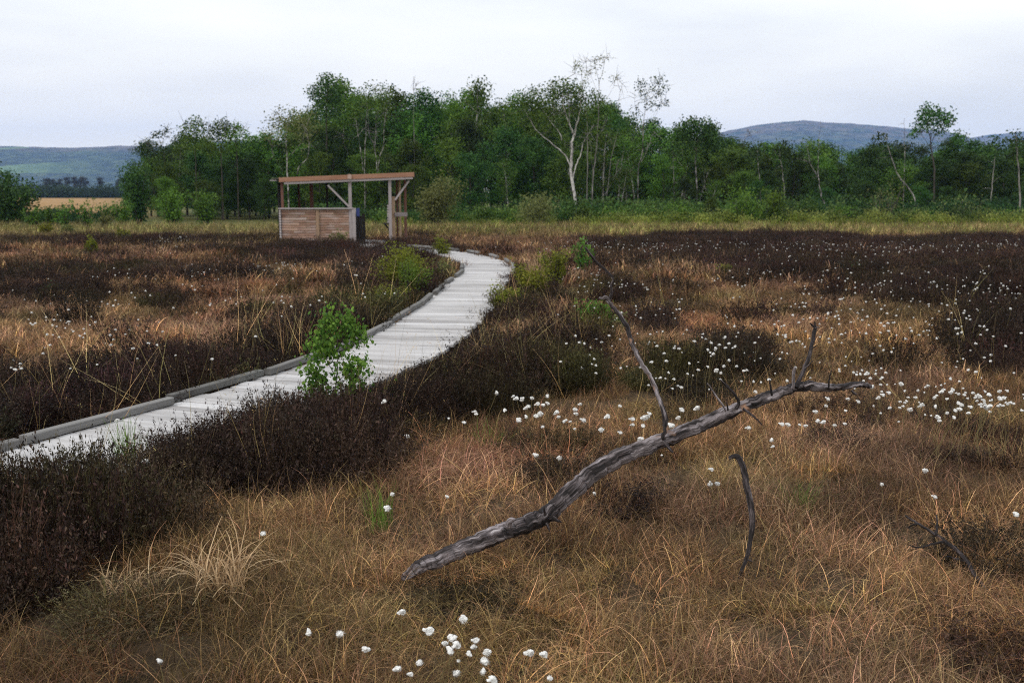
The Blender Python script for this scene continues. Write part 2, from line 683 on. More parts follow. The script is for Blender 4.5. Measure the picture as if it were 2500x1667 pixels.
xs = np.concatenate([-geo(22, 6000, 44)[::-1], np.arange(-22, 22.01, .14), geo(22, 6000, 44)])
ys = np.concatenate([[-40, -20, -10, -5], np.arange(-2, 36, .14), geo(36, 6200, 74)])
V, Fq = grid_mesh(xs, ys, terrain)
zg = sstep(34, 44, V[:, 1] + 3 * fbm(V[:, 0] * .2, V[:, 1] * .2, 3, 3))
zf = sstep(62, 70, V[:, 1]) * sstep(-.365, -.385, V[:, 0] / np.maximum(V[:, 1], 1))
gr = link('ground', mesh_np('ground', V, Fq, [M['ground']], None, {'zone': np.stack([zg, zf, zf * 0], 1)}, True))
tag(gr, kind='structure')


def hill(name, prof, d0, d1, dback, heath, pasture, seed):
    """prof: list of (u, v) sky-line points; the slope rises from d0 to its crest at d1"""
    us = np.linspace(prof[0][0], prof[-1][0], 260)
    pv = np.interp(us, [p[0] for p in prof], [p[1] for p in prof])
    az = np.arctan((us * S - 1250) / F / CP)
    ts = np.concatenate([np.linspace(0, 1, 90), np.linspace(1.03, 1.5, 12)])
    V, Z = [], []
    for tt in ts:
        d = d0 + (d1 - d0) * tt if tt <= 1 else d1 + (dback - d1) * (tt - 1) / .5
        y = np.full(us.shape, d)
        x = y * np.tan(az)
        crest = np.array([at(u_, v_, d1).z for u_, v_ in zip(us, pv)])
        if tt <= 1:
            s_ = sstep(0, 1, tt) * .6 + .4 * tt ** 1.3
        else:
            s_ = 1 - .7 * (tt - 1) / .5
        z = crest * s_ + 22 * fbm(x * .004, y * .004, 4, seed) * s_ * (1 - s_ ** 4) + 6 * fbm(x * .03, y * .03, 3, seed + 9) * (.35 + .65 * (s_ < .9)) * s_
        V.append(np.stack([x, y, z - 2 * (1 - s_)], 1))
        Z.append(np.stack([np.full(us.shape, 1.0) * sstep(heath, 1.0, s_ + .12 * fbm(x * .004, y * .004, 3, seed + 2)), sstep(pasture + 0.0, pasture - 420, us) * (s_ > .35) * np.ones(us.shape), us * 0], 1))
    V, Z = np.concatenate(V), np.concatenate(Z)
    nx = len(us)
    i = (np.arange(nx - 1)[None, :] + nx * np.arange(len(ts) - 1)[:, None]).ravel()
    o = link(name, mesh_np(name, V, np.stack([i, i + 1, i + 1 + nx, i + nx], 1), [M['hill']], None, {'zone': Z}, True))
    tag(o, kind='structure')


hill('hill_west', [(-700, 345), (-300, 330), (0, 334), (100, 338), (200, 340), (300, 335), (400, 337), (480, 330), (560, 322), (640, 326), (760, 350), (900, 400), (1000, 440)],
     2200, 3400, 4300, .72, 320, 31)
hill('hill_east', [(1380, 400), (1500, 350), (1600, 318), (1660, 300), (1720, 288), (1780, 281), (1825, 276), (1870, 281), (1930, 284), (2000, 290), (2060, 296), (2130, 300), (2180, 312), (2220, 325), (2300, 345), (2420, 380), (2600, 420)],
     2700, 4100, 5000, .50, -900, 47)
hill('hill_beyond', [(2040, 360), (2120, 335), (2190, 318), (2240, 310), (2290, 305), (2352, 299), (2450, 290), (2650, 285), (3000, 300)],
     4000, 5200, 6000, .45, -900, 71)

# ------------------------------------------------------------------ tufts and scattering


def blades(rng, n, spread, lmin, lmax, wid, segs=4, lean=.6, curl=1.2, up=.9, pale=.07, fan=0.0):
    """n grass blades as bent strips"""
    ang = rng.uniform(0, 2 * math.pi, n)
    r = spread * np.sqrt(rng.uniform(0, 1, n))
    base = np.stack([np.cos(ang) * r, np.sin(ang) * r, np.full(n, -.02)], 1)
    L = rng.uniform(lmin, lmax, n)
    az = ang * fan + rng.uniform(0, 6.28, n) * (1 - fan) + rng.normal(0, .5, n)
    th = np.abs(rng.normal(0, lean, n)) * .6 + .05
    cu = rng.uniform(.2, 1, n) * curl
    side0 = az + math.pi / 2
    W = wid * rng.uniform(.6, 1.3, n)
    V, A, T = [], [], []
    p = base.copy()
    tn = np.where(rng.uniform(0, 1, n) < pale, rng.uniform(1.2, 2.2, n), rng.beta(1.4, 2.4, n))
    for s in range(segs + 1):
        f = s / segs
        a = th + cu * f * f
        dirv = np.stack([np.cos(az) * np.sin(a), np.sin(az) * np.sin(a), np.cos(a) * up], 1)
        if s:
            p = p + dirv * (L / segs)[:, None]
        az = az + rng.normal(0, .12, n)
        w = W * (1 - .85 * f)
        sv = np.stack([np.cos(side0) * w, np.sin(side0) * w, np.zeros(n)], 1)
        V += [p - sv, p + sv]
        A += [np.full(n, f)] * 2
        T += [tn] * 2
    V = np.stack(V, 1).reshape(-1, 3)
    k = 2 * (segs + 1)
    b = (np.arange(n) * k)[:, None]
    F = np.concatenate([b + np.array([[2 * s, 2 * s + 1, 2 * s + 3, 2 * s + 2]]) for s in range(segs)])
    return V, F, {'along': np.stack(A, 1).ravel(), 'tone': np.stack(T, 1).ravel()}


def quads(rng, C, size, flat=0.0, aspect=.55, N=None):
    """diamond leaf cards at centres C"""
    n = len(C)
    d = rng.normal(0, 1, (n, 3))
    d[:, 2] *= (1 - flat)
    d /= np.linalg.norm(d, axis=1)[:, None] + 1e-9
    e = rng.normal(0, 1, (n, 3))
    e -= d * (e * d).sum(1)[:, None]
    e /= np.linalg.norm(e, axis=1)[:, None] + 1e-9
    sz = size * rng.uniform(.6, 1.3, n)
    d, e = d * sz[:, None] * .5, e * (sz * aspect)[:, None] * .5
    V = np.stack([C - d, C + e, C + d, C - e], 1).reshape(-1, 3)
    F = np.arange(4 * n).reshape(n, 4)
    return V, F


def join(parts):
    V, F, A, T, n = [], [], [], [], 0
    for v, f, a in parts:
        V.append(v)
        F.append(f + n)
        A.append(a['along'])
        T.append(a['tone'])
        n += len(v)
    return np.concatenate(V), np.concatenate(F), {'along': np.concatenate(A), 'tone': np.concatenate(T)}


def heather_bush(rng, twigs, rad, h, sprigs, leaf, wstem):
    """upright woody twigs carrying small scale-leaved sprigs"""
    parts = []
    ang = rng.uniform(0, 2 * math.pi, twigs)
    r = rad * np.sqrt(rng.uniform(0, 1, twigs))
    hh = h * rng.uniform(.4, 1.12, twigs) * (1 - .35 * (r / rad) ** 2)
    lean = rng.normal(0, .16, (twigs, 2)) + np.stack([np.cos(ang), np.sin(ang)], 1) * (.1 + .35 * r / rad)[:, None]
    base = np.stack([np.cos(ang) * r * .75, np.sin(ang) * r * .75, np.full(twigs, -.03)], 1)
    segs = 3
    wob = rng.normal(0, .018, (twigs, segs + 1, 3))
    pts = []
    for s in range(segs + 1):
        f = s / segs
        pts.append(base + np.concatenate([lean * (hh * f)[:, None], (hh * f)[:, None]], 1) + wob[:, s] * f)
    pts = np.stack(pts, 1)
    tn = rng.beta(1.2, 2.0, twigs) * 1.5
    side = np.stack([np.cos(ang + 1.3), np.sin(ang + 1.3), ang * 0], 1)
    V = []
    for s in range(segs + 1):
        w = side * wstem * (1 - .6 * s / segs)
        V += [pts[:, s] - w, pts[:, s] + w]
    V = np.stack(V, 1).reshape(-1, 3)
    k = 2 * (segs + 1)
    b = (np.arange(twigs) * k)[:, None]
    F = np.concatenate([b + np.array([[2 * s, 2 * s + 1, 2 * s + 3, 2 * s + 2]]) for s in range(segs)])
    parts.append((V, F, {'along': np.full(len(V), .2), 'tone': np.repeat(tn, k)}))
    fs = 1 - .75 * rng.uniform(0, 1, (twigs, sprigs)) ** 1.4
    i0 = np.clip((fs * segs).astype(int), 0, segs - 1)
    fr = fs * segs - i0
    ii = np.arange(twigs)[:, None]
    C = pts[ii, i0] * (1 - fr)[..., None] + pts[ii, i0 + 1] * fr[..., None]
    C = C + rng.normal(0, .25 * leaf + .004, C.shape)
    C = C.reshape(-1, 3)
    v, f = quads(rng, C, leaf, -1.6, .34)
    tt = np.repeat(np.clip(np.repeat(rng.uniform(.05, .75, twigs), sprigs) + rng.normal(0, .22, len(C)), 0, 1.4), 4)
    parts.append((v, f, {'along': np.repeat(fs.ravel(), 4), 'tone': tt}))
    return join(parts)


def herb_clump(rng, n, rad, h, leaf):
    C = rng.normal(0, .45, (n, 3)) * np.array([rad, rad, h * .5]) + np.array([0, 0, h * .5])
    C[:, 2] = np.abs(C[:, 2])
    v, f = quads(rng, C, leaf, 0, .6)
    return v, f, {'along': np.repeat(np.clip(C[:, 2] / h, 0, 1), 4), 'tone': np.repeat(rng.uniform(0, 1, n), 4)}


def stalks(rng, n, h, wid):
    """long thin seed-stalks with a small head"""
    v, f, a = blades(rng, n, .06, h * .7, h * 1.15, wid, 6, .55, .55, 1.0)
    k = 14
    tips = v.reshape(n, k, 3)[:, -2:].mean(1)
    c = np.repeat(tips, 5, 0) + rng.normal(0, .009, (n * 5, 3))
    v2, f2 = quads(rng, c, .009, -1.5, .3)
    return join([(v, f, a), (v2, f2, {'along': np.full(len(v2), .5), 'tone': np.repeat(rng.uniform(.3, .8, len(c)), 4)})])


def proto_set(name, makers, mat):
    c = bpy.data.collections.new(name + '_kinds')
    for i, mk in enumerate(makers):
        v, f, a = mk(np.random.default_rng(100 + 17 * i + len(name)))
        ob = bpy.data.objects.new('%s_kind_%02d' % (name, i), mesh_np(name, v, f, [mat], None, a))
        c.objects.link(ob)
    return c


def scatter(name, coll, pts, idx, rotz, scale, tint, tilt=None, label=None):
    """ONE object of uncountable ground cover: instances of the kinds in coll on its points"""
    n = len(pts)
    me = bpy.data.meshes.new(name)
    me.vertices.add(n)
    me.vertices.foreach_set('co', np.asarray(pts, np.float32).ravel())
    rot = np.zeros((n, 3), np.float32)
    rot[:, 2] = rotz
    if tilt is not None:
        rot[:, :2] = tilt
    sc = np.asarray(scale, np.float32)
    if sc.ndim == 1:
        sc = np.repeat(sc[:, None], 3, 1)
    for nm, arr in (('rot', rot), ('scl', sc)):
        me.attributes.new(nm, 'FLOAT_VECTOR', 'POINT').data.foreach_set('vector', np.ascontiguousarray(arr, np.float32).ravel())
    me.attributes.new('idx', 'INT', 'POINT').data.foreach_set('value', np.asarray(idx, np.int32))
    col4 = np.concatenate([np.asarray(tint, np.float32), np.ones((n, 1), np.float32)], 1)
    me.attributes.new('tint', 'FLOAT_COLOR', 'POINT').data.foreach_set('color', np.ascontiguousarray(col4, np.float32).ravel())
    ob = link(name, me)
    ng = bpy.data.node_groups.new(name + '_spread', 'GeometryNodeTree')
    ng.interface.new_socket('Geometry', in_out='INPUT', socket_type='NodeSocketGeometry')
    ng.interface.new_socket('Geometry', in_out='OUTPUT', socket_type='NodeSocketGeometry')
    N, L = ng.nodes, ng.links
    gi, go = N.new('NodeGroupInput'), N.new('NodeGroupOutput')
    ci = N.new('GeometryNodeCollectionInfo')
    ci.inputs['Collection'].default_value = coll
    ci.inputs['Separate Children'].default_value = True
    ci.inputs['Reset Children'].default_value = True
    ip = N.new('GeometryNodeInstanceOnPoints')
    ip.inputs['Pick Instance'].default_value = True

    def named(nm, dt):
        a = N.new('GeometryNodeInputNamedAttribute')
        a.data_type = dt
        a.inputs['Name'].default_value = nm
        return a.outputs['Attribute']
    L.new(gi.outputs[0], ip.inputs['Points'])
    L.new(ci.outputs[0], ip.inputs['Instance'])
    L.new(named('idx', 'INT'), ip.inputs['Instance Index'])
    er = N.new('FunctionNodeEulerToRotation')
    L.new(named('rot', 'FLOAT_VECTOR'), er.inputs[0])
    L.new(er.outputs[0], ip.inputs['Rotation'])
    L.new(named('scl', 'FLOAT_VECTOR'), ip.inputs['Scale'])
    L.new(ip.outputs[0], go.inputs[0])
    md = ob.modifiers.new('spread', 'NODES')
    md.node_group = ng
    tag(ob, label, kind='stuff')
    return ob


RNG = np.random.default_rng(7)

# -------- where heather grows (map in ground coordinates)
HE_BLOBS = [  # u, v, ru, rv, strength in photo units of the plant's foot
    (1300, 1110, 120, 45, .8), (1480, 1160, 130, 32, .5), (1030, 1390, 80, 40, 1.0), (1590, 890, 110, 60, 1.0), (1240, 1040, 60, 30, .4),
    (330, 1420, 170, 55, .95), (1690, 830, 60, 40, .6), (2290, 1030, 150, 45, .8), (2330, 1070, 120, 40, .8), (1890, 1050, 50, 30, .6),
    (1950, 960, 120, 25, .3), (2280, 790, 120, 60, .9), (2180, 840, 60, 25, .5), (1440, 1060, 70, 30, .5), (2340, 1480, 70, 100, .4),
    (2290, 1290, 60, 40, .5), (1420, 690, 60, 25, .6), (1500, 760, 50, 25, .5), (1280, 620, 40, 30, .5), (380, 695, 40, 18, .9), (590, 740, 45, 18, .8),
    (130, 690, 110, 25, .7), (230, 640, 190, 18, .7), (60, 655, 110, 20, .65), (500, 640, 110, 16, .5), (200, 562, 60, 14, 1), (450, 556, 180, 13, 1),
    (80, 562, 60, 10, .8), (700, 590, 200, 22, 1.0), (900, 590, 140, 26, 1.0), (860, 650, 90, 40, .55), (960, 700, 70, 40, .6), (780, 745, 120, 40, .7), (640, 800, 120, 30, .6),
]
LEFT_STRIP = [(-400, 905), (0, 905), (250, 880), (480, 835), (700, 780), (840, 735), (960, 690), (1040, 640), (1062, 600), (1080, 640), (950, 730), (700, 850), (300, 990), (0, 1060), (-400, 1150)]
RIGHT_MOUND = [(1150, 620), (1200, 625), (1285, 690), (1335, 740), (1360, 800), (1345, 900), (1260, 945), (1110, 975), (950, 1000), (860, 1050), (800, 1110),
               (690, 1150), (560, 1130), (430, 1150), (385, 1230), (365, 1350), (250, 1410), (0, 1430), (-500, 1500), (-500, 1000), (300, 1000), (900, 800)]


def heather_map(x, y):
    u, v = proj(x, y, 0.0)
    d = path_dist(x, y)
    p = np.zeros(x.shape)
    n = fbm(x * .55, y * .55, 4, 51)
    n2 = fbm(x * 1.6, y * 1.6, 3, 57)
    p = np.where(inpoly(u + 26 * n2, v + 22 * n, RIGHT_MOUND) & (d > 0), np.clip(1.0 - .85 * sstep(.02, .34, fbm(x * 1.2 + 3, y * 1.2, 3, 61)) * (d > HALF + .3), 0, 1), p)
    p = np.where(inpoly(u, v + 12 * n, LEFT_STRIP) & (d < 0), .95, p)
    for (bu, bv, ru, rv, s) in HE_BLOBS:
        q = ((u - bu) / ru) ** 2 + ((v - bv) / rv) ** 2 + .9 * n2
        p = np.maximum(p, s * sstep(1.35, .65, q))
    # far right heath: dark band widening to the right
    edge = 590 + (u - 1300) * .125
    pr = sstep(edge + 28, edge - 34, v + 46 * n) * sstep(1290, 1360, u + .0)
    p = np.maximum(p, .95 * pr)
    # patchy cover on the left
    p = np.maximum(p, (d < 0) * .6 * sstep(.16, .42, n) * (y > 9))
    p = np.maximum(p, (d > 0) * .5 * sstep(.28, .55, n) * (y > 10))
    # background trickle
    p = np.maximum(p, .04 * (y > 9))
    p = p * (np.abs(d) > HALF - .02) * (y < 36 + 4 * n)
    # gaps kept open round the green tuft and the straw tussocks
    for (tu, tv, tr) in ((298, 1078, .24), (325, 1110, .26), (505, 1372, .22), (300, 1372, .2)):
        q = onz(tu, tv, .04)
        p = p * sstep(tr * .6, tr, np.hypot(x - q.x, y - q.y + .08))
    return np.clip(p, 0, 1), n, n2


def heather_height(x, y, d):
    h = .36 + .15 * fbm(x * 1.3, y * 1.3, 3, 77)
    mid = np.exp(-((y - 9.0) / 2.0) ** 2) * (d > 0) * sstep(1.6, .4, d)
    nearp = sstep(8.0, 6.6, y) * (d > 0)
    h = h * (1 - .55 * mid)
    edge = sstep(HALF, HALF + .5, np.abs(d))
    h = h * (.6 + .4 * np.maximum(edge, nearp)) * (1 + .06 * nearp + .22 * sstep(6.3, 5.5, y) * (d > 0))
    h = np.where(y > 12, h * .95, h)
    u, v = proj(x, y, 0.0)
    low = (~inpoly(u, v, RIGHT_MOUND)) & (y < 9) & (d > 0)  # thin low cover out on the open grass
    h = np.where(low, h * .42, h)
    return np.clip(h, .10, .68)


def jitter_points(y0, y1, dens, rng, margin=.14):
    """random points in the viewed wedge of ground between two distances"""
    half = 1250 / F / CP + margin
    area = half * (y1 ** 2 - y0 ** 2)
    n = int(area * dens)
    y = np.sqrt(rng.uniform(y0 ** 2, y1 ** 2, n))
    x = rng.uniform(-1, 1, n) * (half * y + .6)
    return x, y


HUT = (-7.55, -3.1, 31.9, 34.6)


def clear_of_hut(x, y):
    return ~((x > HUT[0] + .1) & (x < HUT[1] - .5) & (y > HUT[2] + .15) & (y < HUT[3]))


LOW = [np.array(at(u_, v_, Y_))[:2] for u_, v_, Y_ in ((925, 1326, 4.0), (1010, 1285, 4.1), (1085, 1250, 4.18), (1150, 1222, 4.22), (1205, 1206, 4.3), (1697, 1330, 4.12), (1716, 1280, 4.14), (2300, 1390, 3.95), (2240, 1320, 4.05))]


def shrink(x, y):
    # trampled, shorter cover round the fallen sticks
    f = np.ones(np.shape(x))
    for q in LOW:
        dd = np.hypot(x - q[0], (y - q[1] + .22) * .75)
        f = np.minimum(f, .6 + .4 * sstep(.1, .4, dd))
    return f


STRAW, RUSSET, OLIVE, PINK, GREEN, BROWN = [np.array(c) for c in
    ((.235, .130, .058), (.170, .071, .033), (.120, .081, .029), (.168, .095, .068), (.080, .084, .022), (.066, .034, .021))]


def grass_tint(x, y, rng):
    n = len(x)
    a = fbm(x * .45, y * .45, 4, 91)
    b = fbm(x * .8 + 40, y * .8, 4, 95)
    c = fbm(x * .25 - 11, y * .25, 3, 99)
    t = STRAW[None] * np.ones((n, 1))
    mixin = lambda t, col, w: t * (1 - w[:, None]) + col[None] * w[:, None]
    t = mixin(t, RUSSET, .85 * sstep(-.05, .35, a + .12 * rng.normal(0, 1, n)))
    t = mixin(t, OLIVE, .7 * sstep(.0, .35, b + .15 * rng.normal(0, 1, n)))
    t = mixin(t, PINK, .5 * sstep(.1, .4, -b + .12 * rng.normal(0, 1, n)))
    t = mixin(t, BROWN, .6 * sstep(.1, .45, c + .2 * rng.normal(0, 1, n)))
    t = mixin(t, GREEN, .4 * sstep(.30, .5, fbm(x * .9 + 7, y * .9 - 3, 3, 103) + .1 * rng.normal(0, 1, n)))
    e = .62 + .75 * sstep(-.35, .35, fbm(x * 1.5 + 31, y * 1.5, 3, 113))
    return t * (rng.uniform(.75, 1.2, n) * e)[:, None]


# -------- grass
grass_near = [lambda r, k=k: join([blades(r, 820, .29, .07, .20, .0014, 5, 1.3, 2.2 + .15 * k, .66, .05), blades(r, 190, .27, .14, .32, .0014, 6, 1.1, 1.6, .82, .10),
                                   blades(r, 11, .24, .14, .30, .0020, 6, 1.3, 2.2, .75, .7)]) for k in range(6)]
grass_far = [lambda r, k=k: blades(r, 130, .24, .10, .32, .0036, 4, .9, 1.9, .78) for k in range(4)]
grass_dist = [lambda r, k=k: blades(r, 42, .26, .12, .36, .011, 3, .7, 1.2, .9) for k in range(3)]
GC = proto_set('moor_grass', grass_near + grass_far + grass_dist, M['grass'])

P, I, T_, Sc = [], [], [], []
for (y0, y1, dens, i0, ni, s0) in ((2.3, 8.5, 27, 0, 6, 1.0), (8.5, 18, 30, 6, 4, 1.0), (18, 47, 14, 10, 3, 1.15)):
    x, y = jitter_points(y0, y1, dens, RNG)
    hp, n, n2 = heather_map(x, y)
    d = np.abs(path_dist(x, y))
    keep = (RNG.uniform(0, 1, len(x)) > hp * .93) & (d > HALF + .03) & clear_of_hut(x, y)
    x, y, n2 = x[keep], y[keep], n2[keep]
    tint = grass_tint(x, y, RNG) * (1.22 if y0 > 8 else 1.06)
    band = sstep(35, 41, y + 2 * n2)[:, None]
    yg = np.where(RNG.uniform(0, 1, (len(x), 1)) < .5, np.array([[.185, .205, .036]]), np.array([[.26, .18, .07]]))
    yg = yg * (.75 + .6 * sstep(-.3, .35, fbm(x * .16, y * .4, 4, 109)))[:, None]
    tint = tint * (1 - band) + yg * band
    lt = ((x < -5) & (y > 30)).astype(float)[:, None] * .4
    tint = tint * (1 - lt) + np.array([[.20, .17, .06]]) * lt
    P.append(np.stack([x, y, terrain(x, y)], 1))
    I.append(RNG.integers(i0, i0 + ni, len(x)))
    T_.append(tint)
    s = s0 * RNG.uniform(.7, 1.1, len(x)) * (1 + .3 * n2)
    s = s * shrink(x, y)
    sh = shrink(x, y)
    s = s / sh
    Sc.append(np.stack([s, s, s * sh * (1 + .5 * band[:, 0])], 1))
P, I, T_, Sc = map(np.concatenate, (P, I, T_, Sc))
scatter('moor_grass', GC, P, I, RNG.uniform(0, 6.28, len(P)), Sc, T_, RNG.normal(0, .12, (len(P), 2)), label='straw and russet moor grass covering the bog')
NG = len(P)

# -------- heather
he_near = [lambda r, k=k: heather_bush(r, 230 + 30 * k, .27 + .02 * k, .40, 17, .021, .0019) for k in range(4)] + [lambda r: heather_bush(r, 95, .16, .40, 19, .020, .0018)]
he_far = [lambda r, k=k: heather_bush(r, 110, .32, .40, 9, .034, .0035) for k in range(4)]
HC = proto_set('heather', he_near + he_far, M['heath'])
P, I, T_, Sc = [], [], [], []
for (y0, y1, dens, i0, ni, s0) in ((2.3, 9.5, 24, 0, 4, 1.0), (3.6, 6.8, 130, 4, 1, 1.0), (6.8, 10, 70, 4, 1, 1.0), (9.5, 20, 15, 5, 4, 1.0), (20, 40, 8, 5, 4, 1.3)):
    x, y = jitter_points(y0, y1, dens, RNG)
    if i0 == 4:
        dd = path_dist(x, y)
        q = (dd > 0) & (dd < HALF + .38)
        x, y = x[q], y[q]
    hp, n, n2 = heather_map(x, y)
    d = path_dist(x, y)
    keep = (RNG.uniform(0, 1, len(x)) < hp) & clear_of_hut(x, y)
    x, y, d, n, n2 = x[keep], y[keep], d[keep], n[keep], n2[keep]
    keep2 = np.abs(d) > np.where(d < 0, HALF + .17, HALF - .02)
    x, y, d, n, n2 = [q[keep2] for q in (x, y, d, n, n2)]
    base = np.array([[0.0243, 0.0136, 0.0088]]) * np.ones((len(x), 1))
    w = sstep(.0, .4, fbm(x * .7 + 5, y * .7, 3, 121))[:, None]
    base = base * (1 - w) + np.array([[0.0324, 0.0187, 0.0138]]) * w
    g = (sstep(.12, .42, fbm(x * .8 - 15, y * .8 + 4, 3, 127)) * np.where(d > HALF + 2.4, .3, np.where(y > 8, .8, .35)))[:, None]
    base = base * (1 - g) + np.array([[0.0505, 0.0442, 0.0122]]) * g
    far = sstep(17, 26, y)[:, None] * .5
    base = base * (1 - far) + np.array([[0.0414, 0.0221, 0.0153]]) * far
    h = heather_height(x, y, d) / .40 * shrink(x, y)
    P.append(np.stack([x, y, terrain(x, y) - .01], 1))
    ii = RNG.integers(i0, i0 + ni, len(x))
    if i0 == 0:
        ii[np.abs(d) < HALF + .3] = 4
    I.append(ii)
    T_.append(base * np.exp(RNG.normal(0, .34, (len(x), 1))) * (1 + RNG.normal(0, .10, (len(x), 3))))
    Sc.append(np.stack([s0 * (.75 + .25 * h)] * 2 + [h * RNG.uniform(.65, 1.2, len(x))], 1))
P, I, T_, Sc = map(np.concatenate, (P, I, T_, Sc))
scatter('heather', HC, P, I, RNG.uniform(0, 6.28, len(P)), Sc, T_, RNG.normal(0, .1, (len(P), 2)), label='dark brown heather growing in thick mounds on the bog')
NH = len(P)

# -------- long pale stalks
SCo = proto_set('tall_stalks', [lambda r, k=k: stalks(r, 4, .66, .0015) for k in range(6)], M['grass'])
x, y = jitter_points(3.0, 15, 13.0, RNG)
hp, n, n2 = heather_map(x, y)
d = np.abs(path_dist(x, y))
keep = (d > HALF + .08) & (RNG.uniform(0, 1, len(x)) < (.03 + .75 * hp * (x < .8) * (d < 2.6)) * (y > 4.2))
x, y = x[keep], y[keep]
tint = np.where(RNG.uniform(0, 1, (len(x), 1)) < .6, np.array([[.42, .27, .12]]), np.array([[.33, .27, .11]]))
scatter('tall_grass_stalks', SCo, np.stack([x, y, terrain(x, y)], 1), RNG.integers(0, 6, len(x)), RNG.uniform(0, 6.28, len(x)),
        RNG.uniform(.7, 1.35, len(x)), tint, RNG.normal(0, .3, (len(x), 2)), label='long pale grass stalks standing over the heather')

# -------- green undergrowth at the foot of the wood
UC = proto_set('undergrowth', [lambda r, k=k: herb_clump(r, 420, .8, 1.0, .13) for k in range(4)], M['herb'])
n = 1900
x = RNG.uniform(-48, 52, n)
y = RNG.uniform(48, 60, n)
keep = ~((x < -12) & (x > -22) & (y > 49)) & ~((x < -9) & (y < 50)) & (RNG.uniform(0, 1, n) < .35 + .65 * (fbm(x * .25, y * .25, 3, 141) > -.1))
x, y = x[keep], y[keep]
s = RNG.uniform(.4, 1.5, len(x)) * (.5 + .5 * sstep(48, 56, y)) * np.where(x > 0, 1.0, .75)
w = sstep(-.2, .3, fbm(x * .2, y * .2, 3, 147) + .15 * RNG.normal(0, 1, len(x)))[:, None]
fr = sstep(53.5, 48.5, y)[:, None]
tint = np.array([[.022, .062, .014]]) * (1 - w) + np.array([[.075, .15, .022]]) * w
tint = tint * (1 - .75 * fr) + np.array([[.23, .25, .036]]) * .75 * fr
scatter('undergrowth', UC, np.stack([x, y, terrain(x, y)], 1), RNG.integers(0, 4, len(x)), RNG.uniform(0, 6.28, len(x)), s, tint, label='green undergrowth fringing the foot of the wood')
# far low wood beyond the tan field
n = 420
x = RNG.uniform(-175, -20, n)
y = RNG.uniform(300, 345, n)
s = RNG.uniform(2.6, 4.6, n) * (1 + .35 * fbm(x * .03, y * .03, 3, 151))
tint = np.array([[.022, .045, .026]]) * RNG.uniform(.6, 1.5, (n, 1))
scatter('far_treeline', UC, np.stack([x, y, terrain(x, y) - .5], 1), RNG.integers(0, 4, n), RNG.uniform(0, 6.28, n), np.stack([s * 1.3, s * 1.3, s], 1), tint,
        label='low dark green treeline along the far edge of the tan field')

# ------------------------------------------------------------------ boardwalk
seg = np.linalg.norm(np.diff(PATH, axis=0), axis=1)
cum = np.concatenate([[0], np.cumsum(seg)])


def path_at(s, off=0.0):
    p = np.array([np.interp(s, cum, PATH[:, 0]), np.interp(s, cum, PATH[:, 1])])
    q = np.array([np.interp(s + .3, cum, PATH[:, 0]), np.interp(s + .3, cum, PATH[:, 1])]) - np.array([np.interp(s - .3, cum, PATH[:, 0]), np.interp(s - .3, cum, PATH[:, 1])])
    q /= np.linalg.norm(q)
    nrm = np.array([q[1], -q[0]])
    return p + nrm * off, q, nrm


random.seed(5)
bw = MB()
s = .05
while s < cum[-1] - .1:
    wdt = random.choice((.135, .14, .145, .15))
    p, q, nrm = path_at(s + wdt / 2)
    M3 = Matrix.Rotation(math.atan2(-q[0], q[1]) + random.gauss(0, .008), 3, 'Z') @ Matrix.Rotation(random.gauss(0, .006), 3, 'Y') @ Matrix.Rotation(random.gauss(0, .012), 3, 'X')
    ln = 2 * HALF + random.uniform(-.05, .05)
    p = p + nrm * random.gauss(0, .012)
    bw.box((p[0], p[1], DECK - .019 + random.gauss(0, .0018)), (ln, wdt - random.uniform(.006, .014), .036), M3, min(.95, max(.1, random.gauss(.58, .13))))
    s += wdt
walk = bw.build('boardwalk', M['deck'])
tag(walk, 'pale weathered plank boardwalk curving through the bog', None, None, 'structure')
bs = MB()
for off in (-.42, .42):
    s = 0.0
    while s < cum[-1] - .6:
        e = min(s + 2.4, cum[-1] - .02)
        a, b = path_at(s, off)[0], path_at(e - .02, off)[0]
        bs.beam((a[0], a[1], DECK - .1), (b[0], b[1], DECK - .1), .08, .11, random.uniform(.2, .4))
        s = e
bs.build('bearer', M['kerb'], walk)
# kerb timbers, each a piece of its own
random.seed(9)
s = .3
while s < 19.6:
    L = random.uniform(1.1, 2.3) if s < 10 else random.uniform(.8, 1.5)
    sub = np.linspace(s + .02, s + L - .02, 2)
    a, b = path_at(sub[0], -HALF - .02 + random.gauss(0, .02))[0], path_at(sub[1], -HALF - .02 + random.gauss(0, .025))[0]
    kb = MB()
    z = DECK + .004 + random.gauss(0, .003)
    kb.beam((a[0], a[1], z + .029), (b[0], b[1], z + .029 + random.gauss(0, .006)), .07, .056, random.uniform(.3, .75))
    for f_ in (.08, .92):
        c_ = a * (1 - f_) + b * f_
        kb.box((c_[0], c_[1], DECK + .004), (.06, .14, .016), None, .3)
    kb.build('edge_timber', M['kerb'], walk)
    s += L + (.01 if s < 9 else random.choice((.02, .3, .5)))
s = 17.0
while s < 27:
    L = random.uniform(.7, 1.3)
    a, b = path_at(s, HALF + .0)[0], path_at(s + L, HALF + .02)[0]
    kb = MB()
    kb.beam((a[0], a[1], DECK + .05), (b[0], b[1], DECK + .055), .07, .055, random.uniform(.4, .85))
    for f_ in (.1, .9):
        c_ = a * (1 - f_) + b * f_
        kb.box((c_[0], c_[1], DECK + .012), (.07, .1, .03), None, .3)
    kb.build('edge_timber', M['kerb'], walk)
    s += L + random.choice((.3, .55, .9))

# ------------------------------------------------------------------ shelter
HY = 32.6


def hx(px, Y=HY):       # source-photo column to metres at distance Y
    return (px - 1250) / F * Y


def hz(py, Y=HY):
    return at(0, py / S, Y).z


